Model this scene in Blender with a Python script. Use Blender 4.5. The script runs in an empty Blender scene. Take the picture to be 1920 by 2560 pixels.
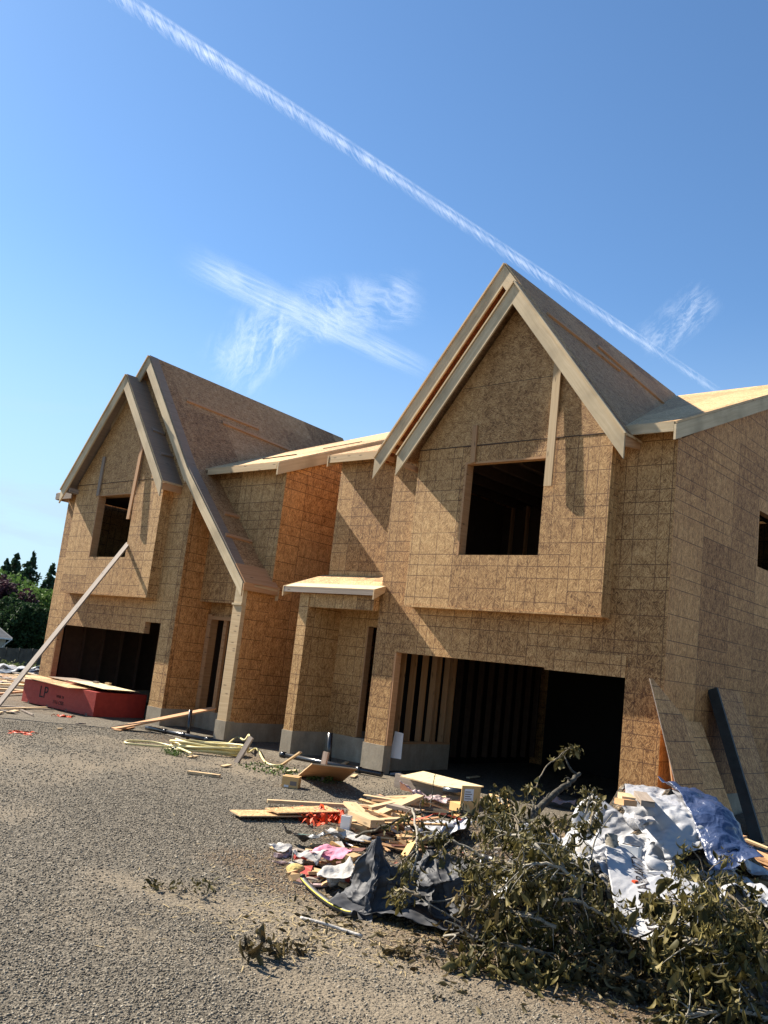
import bpy, math, random
import numpy as np
from mathutils import Vector, Matrix, noise
R = math.radians
scene = bpy.context.scene
COL = scene.collection
rng = random.Random(7)
nrng = np.random.default_rng(7)

# ---------------------------------------------------------------- camera frame
# world: x along the house fronts, y into the lot, z up; metres; ground near the house is z = 0
CAMZ = 2.04
_VL = np.array([-1535., 1376.]); _VR = np.array([3000., 1895.]); _C = np.array([960., 1280.])
FPX = float(np.sqrt(-np.dot(_VL - _C, _VR - _C)))
def _ray(p): return np.array([p[0] - _C[0], -(p[1] - _C[1]), -FPX])
def _n(v): return v / np.linalg.norm(v)
_X = -_n(_ray(_VL)); _Y = _n(_ray(_VR)); _Z = np.cross(_X, _Y)
M3 = np.array([_X, _Y, _Z])
_O = np.array([0, 0, CAMZ])
def onX(px, py, x): d = M3 @ _ray((px, py)); return Vector(d * (x / d[0]) + _O)
def onY(px, py, y): d = M3 @ _ray((px, py)); return Vector(d * (y / d[1]) + _O)
def onZ(px, py, z=0.0): d = M3 @ _ray((px, py)); return Vector(d * ((z - CAMZ) / d[2]) + _O)
def onP(px, py, p0, n):
    d = M3 @ _ray((px, py)); n = np.array(n); return Vector(d * (np.dot(n, np.array(p0) - _O) / np.dot(n, d)) + _O)

cam = bpy.data.cameras.new('camera'); cam.sensor_fit = 'VERTICAL'; cam.sensor_height = 36
cam.lens = FPX / 2560 * 36; cam.clip_start = 0.05; cam.clip_end = 20000
co = bpy.data.objects.new('camera', cam); COL.objects.link(co)
mw = Matrix.Identity(4)
for i in range(3):
    for j in range(3): mw[i][j] = M3[i][j]
mw[2][3] = CAMZ
co.matrix_world = mw
scene.camera = co

# ---------------------------------------------------------------- node helper
class S:
    """a socket with arithmetic"""
    def __init__(s, nt, k): s.nt = nt; s.k = k
    def _m(s, op, *a):
        n = s.nt.nodes.new('ShaderNodeMath'); n.operation = op
        for i, v in enumerate((s,) + a): put(s.nt, n.inputs[i], v)
        return S(s.nt, n.outputs[0])
    def __add__(s, o): return s._m('ADD', o)
    def __radd__(s, o): return s._m('ADD', o)
    def __sub__(s, o): return s._m('SUBTRACT', o)
    def __mul__(s, o): return s._m('MULTIPLY', o)
    def __rmul__(s, o): return s._m('MULTIPLY', o)
    def __truediv__(s, o): return s._m('DIVIDE', o)
    def f(s, op, *a): return s._m(op, *a)
def put(nt, inp, v):
    if isinstance(v, S): nt.links.new(v.k, inp)
    elif v is not None: inp.default_value = v
class G:
    """builds a material's nodes"""
    def __init__(g, name):
        g.mat = bpy.data.materials.new(name); g.mat.use_nodes = True; g.nt = g.mat.node_tree
        g.nt.nodes.clear(); g.out = g.nt.nodes.new('ShaderNodeOutputMaterial')
        g.out.target = 'ALL'
    def node(g, t, ins=None, out=0, **kw):
        n = g.nt.nodes.new(t)
        for k, v in kw.items(): setattr(n, k, v)
        for k, v in (ins or {}).items(): put(g.nt, n.inputs[k], v)
        return S(g.nt, n.outputs[out]) if out is not None else n
    def uv(g): return g.node('ShaderNodeTexCoord', out=2)
    def obj(g): return g.node('ShaderNodeTexCoord', out=3)
    def pos(g): return g.node('ShaderNodeNewGeometry', out=0)
    def sep(g, v):
        n = g.node('ShaderNodeSeparateXYZ', {0: v}, out=None); return [S(g.nt, n.outputs[i]) for i in range(3)]
    def comb(g, x=0., y=0., z=0.): return g.node('ShaderNodeCombineXYZ', {0: x, 1: y, 2: z})
    def vm(g, op, a, b=None, scale=None):
        n = g.nt.nodes.new('ShaderNodeVectorMath'); n.operation = op
        put(g.nt, n.inputs[0], a)
        if b is not None: put(g.nt, n.inputs[1], b)
        if scale is not None: put(g.nt, n.inputs[3], scale)
        return S(g.nt, n.outputs[1] if op in ('LENGTH', 'DOT_PRODUCT', 'DISTANCE') else n.outputs[0])
    def noise(g, v, scale, detail=3, rough=.5, dist=0., dim='3D', out=0):
        return g.node('ShaderNodeTexNoise', {'Vector': v, 'Scale': scale, 'Detail': detail, 'Roughness': rough, 'Distortion': dist}, out=out, noise_dimensions=dim)
    def vor(g, v, scale, feature='F1', dim='3D', out=None, rand=1.):
        n = g.nt.nodes.new('ShaderNodeTexVoronoi'); n.feature = feature; n.voronoi_dimensions = dim
        put(g.nt, n.inputs['Vector'], v); put(g.nt, n.inputs['Scale'], scale); put(g.nt, n.inputs['Randomness'], rand)
        if out is None: return S(g.nt, n.outputs['Distance']), S(g.nt, n.outputs['Color']) if feature == 'F1' else None, S(g.nt, n.outputs['Position']) if feature == 'F1' else None
        return S(g.nt, n.outputs[out])
    def ramp(g, fac, stops, interp='LINEAR'):
        n = g.nt.nodes.new('ShaderNodeValToRGB'); e = n.color_ramp; e.interpolation = interp
        while len(e.elements) < len(stops): e.elements.new(1)
        for el, (p, c) in zip(e.elements, stops):
            el.position = p; el.color = tuple(c) + (1,) if len(c) == 3 else c
        put(g.nt, n.inputs[0], fac); return S(g.nt, n.outputs[0])
    def mix(g, f, a, b, mode='MIX'):
        n = g.nt.nodes.new('ShaderNodeMix'); n.data_type = 'RGBA'; n.blend_type = mode
        put(g.nt, n.inputs[0], f)
        for i, v in ((6, a), (7, b)):
            if isinstance(v, tuple) and len(v) == 3: v = v + (1,)
            put(g.nt, n.inputs[i], v)
        return S(g.nt, n.outputs[2])
    def mr(g, v, a, b, c=0., d=1., smooth=False):
        n = g.nt.nodes.new('ShaderNodeMapRange'); n.interpolation_type = 'SMOOTHSTEP' if smooth else 'LINEAR'
        for i, x in enumerate((v, a, b, c, d)): put(g.nt, n.inputs[i], x)
        return S(g.nt, n.outputs[0])
    def bump(g, h, strength, dist=.01, normal=None):
        return g.node('ShaderNodeBump', {'Height': h, 'Strength': strength, 'Distance': dist, 'Normal': normal})
    def bsdf(g, color, rough=.8, normal=None, spec=.3, **kw):
        n = g.nt.nodes.new('ShaderNodeBsdfPrincipled')
        if isinstance(color, tuple) and len(color) == 3: color = color + (1,)
        put(g.nt, n.inputs['Base Color'], color); put(g.nt, n.inputs['Roughness'], rough)
        put(g.nt, n.inputs['Specular IOR Level'], spec)
        if normal is not None: put(g.nt, n.inputs['Normal'], normal)
        for k, v in kw.items(): put(g.nt, n.inputs[k.replace('_', ' ')], v)
        s = S(g.nt, n.outputs[0]); g.nt.links.new(s.k, g.out.inputs[0]); return s
    def surf(g, s): g.nt.links.new(s.k, g.out.inputs[0]); return g.mat

# ---------------------------------------------------------------- mesh builder
class MB:
    K = 1.0
    def __init__(s): s.v = []; s.f = []; s.m = []; s.uv = []; s.sm = []
    def quad(s, pts, m=0, uv=None, off=(0, 0), smooth=False):
        i = len(s.v); s.v += [tuple(p) for p in pts]; s.f.append(tuple(range(i, i + len(pts)))); s.m.append(m); s.sm.append(smooth)
        if uv is None:
            a, b, c = Vector(pts[0]), Vector(pts[1]), Vector(pts[2])
            n = (b - a).cross(c - a)
            if n.length < 1e-12 and len(pts) > 3: n = (c - a).cross(Vector(pts[3]) - a)
            if n.length > 0: n.normalize()
            t = Vector((0, 0, 1)).cross(n)
            if t.length < .05: t = Vector((1, 0, 0))
            t.normalize(); bt = n.cross(t)
            uv = [(Vector(p).dot(t) + off[0], Vector(p).dot(bt) + off[1]) for p in pts]
        s.uv += uv
    def box(s, x0, x1, y0, y1, z0, z1, m=0, faces='xXyYzZ', off=None):
        off = off or (0, 0)
        P = lambda a, b, c: ((x0, x1)[a], (y0, y1)[b], (z0, z1)[c])
        F = {'x': (0,1,0, 0,0,0, 0,0,1, 0,1,1), 'X': (1,0,0, 1,1,0, 1,1,1, 1,0,1), 'y': (0,0,0, 1,0,0, 1,0,1, 0,0,1),
             'Y': (1,1,0, 0,1,0, 0,1,1, 1,1,1), 'z': (0,1,0, 1,1,0, 1,0,0, 0,0,0), 'Z': (0,0,1, 1,0,1, 1,1,1, 0,1,1)}
        for k in faces:
            q = F[k]; s.quad([P(*q[i:i + 3]) for i in (0, 3, 6, 9)], m, off=off)
    def beam(s, p0, p1, w, h, up=(0, 0, 1), m=0, off=None, roll=0, taper=1., mend=None):
        """bar from p0 to p1, w across, h along up; uv runs along the bar"""
        p0, p1 = Vector(p0), Vector(p1); d = p1 - p0; L = d.length; d.normalize()
        up = Vector(up); sd = d.cross(up)
        if sd.length < 1e-4: sd = d.cross(Vector((0, 1, 0)))
        sd.normalize(); u = sd.cross(d).normalized()
        if roll: q = Matrix.Rotation(roll, 3, d); sd = q @ sd; u = q @ u
        o = off if off is not None else (rng.random() * 20, rng.random() * 20)
        c = [(-1, -1), (1, -1), (1, 1), (-1, 1)]
        A = [p0 + sd * (a * w / 2) + u * (b * h / 2) for a, b in c]; B = [p1 + sd * (a * w / 2 * taper) + u * (b * h / 2 * taper) for a, b in c]
        acc = 0
        for i in range(4):
            j = (i + 1) % 4; e = (A[j] - A[i]).length
            s.quad([A[i], A[j], B[j], B[i]][::-1], m, uv=[(o[0] + L, o[1] + acc), (o[0] + L, o[1] + acc + e), (o[0], o[1] + acc + e), (o[0], o[1] + acc)])
            acc += e
        me = m if mend is None else mend
        s.quad(A, me, uv=[(o[0], o[1]), (o[0] + w, o[1]), (o[0] + w, o[1] + h), (o[0], o[1] + h)])
        s.quad(B[::-1], me, uv=[(o[0], o[1]), (o[0] + w, o[1]), (o[0] + w, o[1] + h), (o[0], o[1] + h)])
    def prism(s, poly, vec, m=0, mside=None, off=(0, 0)):
        """polygon swept by vec, closed"""
        poly = [Vector(p) for p in poly]; vec = Vector(vec); top = [p + vec for p in poly]
        n = Vector((0, 0, 0))
        for i in range(1, len(poly) - 1): n += (poly[i] - poly[0]).cross(poly[i + 1] - poly[0])
        if n.dot(vec) > 0: poly, top = top, poly
        s.quad(poly, m, off=off); s.quad(top[::-1], m, off=off)
        ms = m if mside is None else mside
        for i in range(len(poly)):
            j = (i + 1) % len(poly); s.quad([poly[i], top[i], top[j], poly[j]], ms, off=off)
    def tube(s, pts, rad, n=8, m=0, caps=True):
        pts = [Vector(p) for p in pts]; N = len(pts)
        if not hasattr(rad, '__len__'): rad = [rad] * N
        ref = None; rings = []; base = len(s.v); acc = 0; us = []
        for i, p in enumerate(pts):
            t = (pts[min(i + 1, N - 1)] - pts[max(i - 1, 0)])
            if t.length < 1e-9: t = Vector((0, 0, 1))
            t.normalize()
            if ref is None:
                ref = t.orthogonal().normalized()
            else:
                ref = (ref - t * ref.dot(t))
                ref = ref.normalized() if ref.length > 1e-6 else t.orthogonal().normalized()
            b = t.cross(ref)
            if i: acc += (p - pts[i - 1]).length
            us.append(acc)
            for k in range(n):
                a = 2 * math.pi * k / n; s.v.append(tuple(p + (ref * math.cos(a) + b * math.sin(a)) * rad[i]))
        for i in range(N - 1):
            for k in range(n):
                k2 = (k + 1) % n; a = base + i * n
                s.f.append((a + k, a + k2, a + n + k2, a + n + k)); s.m.append(m); s.sm.append(True)
                v0 = k / n * rad[i] * 6.28; v1 = (k + 1) / n * rad[i] * 6.28
                s.uv += [(us[i], v0), (us[i], v1), (us[i + 1], v1), (us[i + 1], v0)]
        if caps:
            for a in (base, base + (N - 1) * n):
                s.f.append(tuple(range(a, a + n)) if a != base else tuple(range(a + n - 1, a - 1, -1))); s.m.append(m); s.sm.append(False)
                s.uv += [(0, 0)] * n
    def grid(s, P, m=0, smooth=True, closed=False, uvs=1.):
        """P[i][j] -> points"""
        a = len(s.v); ni, nj = len(P), len(P[0])
        for row in P: s.v += [tuple(p) for p in row]
        for i in range(ni - 1):
            for j in range(nj - 1):
                k = a + i * nj + j; s.f.append((k, k + 1, k + nj + 1, k + nj)); s.m.append(m); s.sm.append(smooth)
                s.uv += [(i * uvs, j * uvs), (i * uvs, (j + 1) * uvs), ((i + 1) * uvs, (j + 1) * uvs), ((i + 1) * uvs, j * uvs)]
    def build(s, name, mats, parent=None, **props):
        me = bpy.data.meshes.new(name)
        if MB.K != 1: s.v = [tuple(_O + MB.K * (np.array(p) - _O)) for p in s.v]
        me.from_pydata(s.v, [], s.f)
        l = me.uv_layers.new(name='UVMap'); l.data.foreach_set('uv', np.array(s.uv, dtype=np.float32).ravel())
        me.polygons.foreach_set('material_index', s.m); me.polygons.foreach_set('use_smooth', s.sm)
        if not isinstance(mats, (list, tuple)): mats = [mats]
        for x in mats: me.materials.append(x)
        me.update()
        o = bpy.data.objects.new(name, me); COL.objects.link(o)
        if parent is not None:
            o.parent = parent
            o.matrix_parent_inverse = parent.matrix_world.inverted() if parent.type != 'EMPTY' else Matrix.Translation(-parent.location)
        for k, v in props.items(): o[k] = v
        return o
def thing(name, label, cat, loc=(0, 0, 0), group=None):
    o = bpy.data.objects.new(name, None); COL.objects.link(o); o.location = loc; o.empty_display_size = .2
    o['label'] = label; o['category'] = cat
    if group: o['group'] = group
    return o
def tag(o, label, cat, group=None):
    o['label'] = label; o['category'] = cat
    if group: o['group'] = group
    return o

# ---------------------------------------------------------------- materials
def osb(name, tint=(1, 1, 1), lines=1., horiz=0., val=1., bright=False, vlines=.8, spread=2.1):
    """oriented strand board: strands turned cell by cell, printed nailing lines every 16/24 in; uv in metres"""
    g = G(name); uv = g.uv()
    # sheet index
    sx, sy, _ = g.sep(uv)
    iu = (sx / 1.22).f('FLOOR'); iv = ((sy + iu * .61) / 2.44).f('FLOOR')
    wn = g.node('ShaderNodeTexWhiteNoise', {'Vector': g.comb(iu, iv, 0.)}, out=0, noise_dimensions='2D')
    d0, c0, p0 = g.vor(uv, 16., dim='2D')
    c0r, c0g, c0b = g.sep(c0)
    loc = g.vm('SUBTRACT', uv, p0)
    ang = (c0r - .5) * spread + (0. if horiz else 1.5708)
    rot = g.node('ShaderNodeVectorRotate', {'Vector': loc, 'Angle': ang}, rotation_type='Z_AXIS')
    st = g.vm('ADD', g.vm('MULTIPLY', rot, (19., 105., 1.)), g.vm('SCALE', c0, scale=37.))
    d1, c1, p1 = g.vor(g.vm('ADD', st, g.vm('SCALE', g.noise(uv, 60., 1, dim='2D', out=1), scale=1.2)), 1., dim='2D')
    c1r, c1g, c1b = g.sep(c1)
    # second, longer strand layer
    rot2 = g.node('ShaderNodeVectorRotate', {'Vector': uv, 'Angle': (g.noise(uv, 2.3, 1, dim='2D') - .5) * (spread * .75) + (0. if horiz else 1.5708)}, rotation_type='Z_AXIS')
    n2 = g.noise(g.vm('MULTIPLY', rot2, (7., 75., 1.)), 1., 3, .65, dim='2D')
    fine = g.noise(g.vm('MULTIPLY', rot, (60., 400., 1.)), 1., 2, dim='2D')
    v = c1r * .50 + n2 * .75 + (fine - .5) * .35 - .12 + (wn - .5) * .25
    big = g.noise(uv, .7, 2, dim='2D')
    v = v + (big - .5) * .16 + (g.noise(uv, 6.5, 2, .6, dim='2D') - .5) * .42 - .03
    s = val
    col = g.ramp(v, [(.08, (.075 * s, .032 * s, .012 * s)), (.26, (.20 * s, .105 * s, .043 * s)), (.5, (.37 * s, .222 * s, .105 * s)), (.75, (.50 * s, .33 * s, .175 * s)), (1., (.64 * s, .46 * s, .27 * s))])
    col = g.mix(1., col, tuple(tint), 'MULTIPLY')
    # occasional dark strands / knots
    dk = g.mr(c1g, .93, .97); col = g.mix(dk * .55, col, (.10 * s, .048 * s, .02 * s))
    if lines > 0:
        def ln(c, off):
            t = (c + off) / .20333; k = t.f('ROUND'); d = (t - k).f('ABSOLUTE') * .20333
            km = k - (k / 6.).f('FLOOR') * 6.
            skip = km.f('COMPARE', 1., .1) + km.f('COMPARE', 5., .1)
            return g.mr(d, .0035, .0085, 1., 0.) * (1. - skip if False else (skip * -1. + 1.))
        lh = ln(sy, (g.node('ShaderNodeTexWhiteNoise', {'Vector': g.comb(iu, iv, 3.)}, out=0, noise_dimensions='3D') * 3.).f('FLOOR') * .20333)
        lv = ln(sx, (g.node('ShaderNodeTexWhiteNoise', {'Vector': g.comb(iu, iv, 7.)}, out=0, noise_dimensions='3D') * 3.).f('FLOOR') * .20333)
        fade = g.mr(g.noise(uv, 1.1, 2, dim='2D'), .30, .50, .45, 1.)
        l = (lh * fade).f('MAXIMUM', lv * vlines * fade)
        # sheet joints
        ju = ((sx / 1.22) - (sx / 1.22).f('ROUND')).f('ABSOLUTE') * 1.22
        jv = (((sy + iu * .61) / 2.44) - ((sy + iu * .61) / 2.44).f('ROUND')).f('ABSOLUTE') * 2.44
        j = g.mr(ju.f('MINIMUM', jv), .003, .009, .95, 0.)
        l = (l * .95).f('MAXIMUM', j) * lines
        col = g.mix(l, col, (.095, .040, .016))
    b = g.bump(c1b * .6 + n2 * .5, .35, .004)
    g.bsdf(col, .72, b, spec=.35)
    return g.mat
def lumber(name, c_lo, c_hi, rough=.75, knots=.5, grain=1., stain=0., dirt=None):
    g = G(name); uv = g.uv()
    w = g.noise(uv, 2.2, 2, dim='2D')
    x, y, _ = g.sep(uv)
    yy = y + (w - .5) * .06
    gr = g.noise(g.comb(x * 1.5, yy * 95., 0.), 1., 3, .6, dim='2D')
    gr2 = g.noise(g.comb(x * .6, yy * 22., 5.), 1., 2, .5, dim='2D')
    v = gr * .55 + gr2 * .6 - .1
    col = g.ramp(v, [(.2, c_lo), (.75, c_hi)])
    kd, kc, kp = g.vor(g.comb(x * 2.3, y * 9., 0.), 1., dim='2D')
    kr, _, _ = g.sep(kc)
    kn = g.mr(kd, .05, .16, 1., 0.) * kr.f('GREATER_THAN', 1 - knots * .5)
    col = g.mix(kn * .8, col, tuple(c * .28 for c in c_lo))
    if stain: col = g.mix(g.mr(g.noise(uv, 1.3, 3, dim='2D'), .45, .7) * stain, col, tuple(c * .45 for c in c_lo))
    col = g.mix((g.node('ShaderNodeObjectInfo', out=5) - .5) * .25 + .15, col, (.25, .19, .12))
    g.bsdf(col, rough, g.bump(v, .25, .002), spec=.25)
    return g.mat
def plain(name, col, rough=.7, var=.15, scale=6., bump=.2, spec=.3, bscale=60., **kw):
    g = G(name); p = g.obj()
    n = g.noise(p, scale, 4, .6); n2 = g.noise(p, bscale, 3, .6)
    c = g.mix(g.mr(n * .7 + n2 * .3, .3, .7), tuple(x * (1 - var * 1.6) for x in col), tuple(min(1, x * (1 + var)) for x in col))
    g.bsdf(c, rough, g.bump(n2, bump, .003), spec=spec, **kw)
    return g.mat
MAT = {}
MAT['osb'] = osb('osb_sheathing', tint=(1.05, .98, .77), val=1.12, vlines=.9)
MAT['osb_side'] = osb('osb_side_sheathing', tint=(1.20, .96, .67), vlines=.45, val=1.16, spread=1.0)
MAT['osb_back'] = osb('osb_horizontal_strands', horiz=1., lines=.22, tint=(1.04, .98, .79), val=1.08)
MAT['osb_roof'] = osb('osb_roof_deck', horiz=1., lines=.0, tint=(1.04, .98, .90), val=1.0)
MAT['osb_roof_new'] = osb('osb_fresh_roof_deck', horiz=1., lines=.25, val=1.42, tint=(1.0, 1.02, .95))
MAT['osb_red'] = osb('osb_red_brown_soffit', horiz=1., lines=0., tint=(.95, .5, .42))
MAT['ply'] = lumber('plywood_strip', (.20, .15, .115), (.31, .24, .185), knots=.2)
MAT['ply_new'] = lumber('fresh_plywood', (.62, .50, .28), (.80, .68, .43), knots=.5)
MAT['primed'] = lumber('primed_trim_board', (.52, .395, .23), (.70, .56, .355), knots=.0, stain=.5)
MAT['pine'] = lumber('pine_lumber', (.46, .30, .15), (.70, .52, .30), knots=.7)
MAT['fir'] = lumber('fir_framing', (.34, .17, .07), (.52, .30, .14), knots=.6)
MAT['grey_wood'] = lumber('weathered_lumber', (.16, .125, .10), (.36, .30, .25), knots=.6)
MAT['orange_wood'] = lumber('orange_fir_board', (.42, .20, .085), (.62, .35, .17), knots=.4)
def concrete():
    g = G('foundation_concrete'); p = g.obj()
    n = g.noise(p, 1.8, 5, .65); n2 = g.noise(p, 25, 4, .7); n3 = g.noise(g.vm('MULTIPLY', p, (1., 1., .25)), 6., 3, .6)
    c = g.ramp(n * .5 + n2 * .25 + n3 * .3, [(.3, (.19, .155, .11)), (.55, (.34, .285, .205)), (.75, (.48, .41, .31))])
    pit = g.mr(g.vor(p, 34., out='Distance'), .0, .12, 1., 0.)
    c = g.mix(pit * .5, c, (.10, .095, .09))
    g.bsdf(c, .9, g.bump(n2 - pit * .3, .5, .006), spec=.2); return g.mat
MAT['concrete'] = concrete()
MAT['black_pipe'] = plain('black_plastic_pipe', (.018, .019, .021), .22, bump=.02, spec=.6)
MAT['dark'] = plain('interior_shade_and_joints', (.07, .045, .03), .9)  # interior shade put into the colour; also used for thin joint lines
MAT['black'] = plain('black_shade_and_edges', (.012, .011, .010), .8)  # stands in for unlit garage depth; also used for black sheet edges
# ================================================================ THE HOUSE UNDER CONSTRUCTION
house = thing('unfinished_house', 'nearer bare strand board house with a single tall gable, behind the rubbish heap', 'house', (-9, 13.25, 0), 'unfinished twin houses')
def wall(name, axis, plane, a0, a1, b0, b1, holes=(), t=.15, mat='osb', parent=None, inner='fir', off=(0, 0), **props):
    """slab with rectangular openings. axis 'y': front-facing at y=plane; 'x': facing +x at x=plane"""
    parent = parent or house
    P = (lambda a, b, d: (a, plane + d, b)) if axis == 'y' else (lambda a, b, d: (plane - d, a, b))
    A = sorted({a0, a1} | {min(max(h[i], a0), a1) for h in holes for i in (0, 1)}); B = sorted({b0, b1} | {min(max(h[i], b0), b1) for h in holes for i in (2, 3)})
    na, nb = len(A) - 1, len(B) - 1
    def sol(i, j):
        if i < 0 or j < 0 or i >= na or j >= nb: return False
        a, b = (A[i] + A[i + 1]) / 2, (B[j] + B[j + 1]) / 2
        return not any(h[0] < a < h[1] and h[2] < b < h[3] for h in holes)
    mb = MB()
    for i in range(na):
        for j in range(nb):
            if not sol(i, j): continue
            x0, x1, z0, z1 = A[i], A[i + 1], B[j], B[j + 1]
            q = [P(x0, z0, 0), P(x1, z0, 0), P(x1, z1, 0), P(x0, z1, 0)]
            mb.quad(q, 0, off=off); mb.quad([P(x1, z0, t), P(x0, z0, t), P(x0, z1, t), P(x1, z1, t)], 1)
            ho = lambda ii, jj: 1 if 0 <= ii < na and 0 <= jj < nb else 0
            if not sol(i - 1, j): mb.quad([P(x0, z0, t), P(x0, z0, 0), P(x0, z1, 0), P(x0, z1, t)], ho(i - 1, j))
            if not sol(i + 1, j): mb.quad([P(x1, z0, 0), P(x1, z0, t), P(x1, z1, t), P(x1, z1, 0)], ho(i + 1, j))
            if not sol(i, j - 1): mb.quad([P(x0, z0, t), P(x1, z0, t), P(x1, z0, 0), P(x0, z0, 0)], ho(i, j - 1))
            if not sol(i, j + 1): mb.quad([P(x0, z1, 0), P(x1, z1, 0), P(x1, z1, t), P(x0, z1, t)], ho(i, j + 1))
    return mb.build(name, [MAT[mat], MAT[inner]], parent, **props)
def part(name, mat, parent=None, **props):
    parent = parent or house
    def fin(mb): return mb.build(name, MAT[mat] if isinstance(mat, str) else [MAT[m] for m in mat], parent, **props)
    return fin
def boxpart(name, mat, *b, parent=None, off=None, **props):
    mb = MB(); mb.box(*b, off=off); return part(name, mat, parent, **props)(mb)

# ---------------- right unit
YR, YB = 13.25, 12.96
wall('wall', 'y', YR, -12.04, -6.05, .53, 6.30, [(-11.51, -6.68, .0, 2.30), (-11.02, -7.18, 3.34, 6.05)])
# header steps down a few centimetres past the middle
boxpart('header_strip', 'osb', -8.15, -6.683, YR - .012, YR - .001, 2.262, 2.60, off=(3.1, .4))
# bay
bay = MB(); t = .13
bayw = wall('bay_window', 'y', YB, -11.17, -7.03, 3.20, 6.215, [(-10.0, -8.29, 4.16, 5.88)], t=.13, off=(.35, .1))
bayw['label'] = 'box bay with an empty window opening'
mb = MB()
ztop = lambda x: 8.90 - 1.28 * abs(x + 9.10)
mb.prism([(-11.17, YB - .004, 6.22), (-7.03, YB - .004, 6.22), (-9.1, YB - .004, 8.90)], (0, .13, 0))
gb = mb.build('gable_panel', MAT['osb_back'], bayw)
mb = MB(); mb.box(-7.16, -7.03, YB + .131, YR - .001, 3.20, 6.3, off=(.7, .3)); mb.box(-11.17, -11.04, YB + .131, YR - .001, 3.20, 6.3)
mb.box(-11.17, -7.03, YB + .02, YR - .001, 3.175, 3.199); mb.build('side_wall', MAT['osb'], bayw)
mb = MB(); mb.box(-11.19, -7.0, YB - .02, YB + .02, 3.165, 3.197); mb.build('bottom_trim', MAT['osb'], bayw)
for z in (7.36,):
    mb = MB(); mb.box(-10.26, -7.95, YB - .006, YB - .0045, z - .005, z + .005); mb.build('panel_joint', MAT['dark'], bayw)
mb = MB(); mb.box(-11.165, -7.035, YB - .008, YB - .002, 6.208, 6.226); mb.build('panel_joint', MAT['dark'], bayw)
# window liner
mb = MB(); mb.box(-10.0, -8.29, YB - .008, YB + .13, 5.865, 5.90); mb.box(-10.03, -9.985, YB - .004, YB + .20, 4.15, 5.90); mb.build('window_frame', MAT['fir'], bayw)
# boards nailed over the bay
mb = MB(); mb.beam((-8.17, YB - .05, 7.62), (-8.15, YB - .09, 5.34), .15, .038, up=(0, 1, 0))
mb.build('nailed_board', MAT['pine'], bayw, label='long pale board nailed upright beside the bay window')
mb = MB(); mb.beam((-9.86, YB - .03, 6.60), (-9.84, YB - .03, 5.88), .10, .036, up=(0, 1, 0)); mb.build('nailed_board', MAT['fir'], bayw)
# right side wall with gable top following the roof
RS = .4165
zmain = lambda y: 6.33 + RS * (y - 13.0)
wall('side_wall', 'x', -6.046, YR + .001, 27.3, .53, 6.08, [(16.95, 18.3, 4.62, 5.69)], mat='osb_side', off=(.2, .15))
mb = MB(); mb.prism([(-6.05 + .006, YR + .001, 6.08), (-6.05 + .006, 27.3, 6.08), (-6.05 + .006, 20.3, zmain(20.3) - .12)], (-.15, 0, 0)); mb.build('side_gable', MAT['osb_side'], house)
# foundations
def found(name, *bx): return boxpart('foundation', 'concrete', *bx)
for bx in ((-12.06, -11.50, YR - .02, YR + .20, -.4, .53), (-6.69, -6.03, YR - .02, YR + .20, -.4, .53), (-6.23, -6.03, YR + .201, 27.3, -.4, .53),
           (-14.18, -13.86, 13.03, 14.029, -.5, .49), (-14.42, -12.061, 14.03, 14.23, -.5, .49), (-12.06, -11.86, YR + .201, 15.75, -.4, .53)):
    found('', *bx)
mb = MB(); mb.box(-12.0, -11.82, 13.46, 14.6, .53, .57); mb.box(-12.0, -11.86, 14.6, 15.75, .53, .57); mb.build('sill_plate', MAT['fir'], house)
# studs of the garage side walls
def studs(x, y0, y1, z0, z1, step, w=.14, mat='fir', extra=()):
    y = y0; k = 0
    while y < y1:
        mb = MB(); mb.beam((x, y, z0), (x, y, z1), .04 if k not in extra else .12, w, up=(1, 0, 0)); mb.build('stud', MAT[mat], house); y += step; k += 1
for y_ in (13.62, 13.66, 14.02, 14.37, 14.74, 15.06, 15.20, 15.50, 15.72):
    mb = MB(); mb.beam((-11.93, y_, .57), (-11.93, y_, 2.75), .04, .14, up=(1, 0, 0)); mb.build('stud', MAT['fir'], house)
studs(-12.32, 16.1, 19.9, .2, 2.75, .405, mat='dark')  # deeper studs take the shade colour to look dim
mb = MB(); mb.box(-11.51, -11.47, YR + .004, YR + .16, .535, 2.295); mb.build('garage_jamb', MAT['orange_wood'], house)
mb = MB(); mb.box(-12.035, -12.0, YR + .151, 14.2, .53, 2.8); mb.build('partition_backing', MAT['osb'], house)
mb = MB(); mb.box(-12.7, -12.66, 14.21, 20.2, .0, 2.8); mb.build('partition_backing', MAT['black'], house)  # black sheet in place of the unlit depth behind the studs
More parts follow.
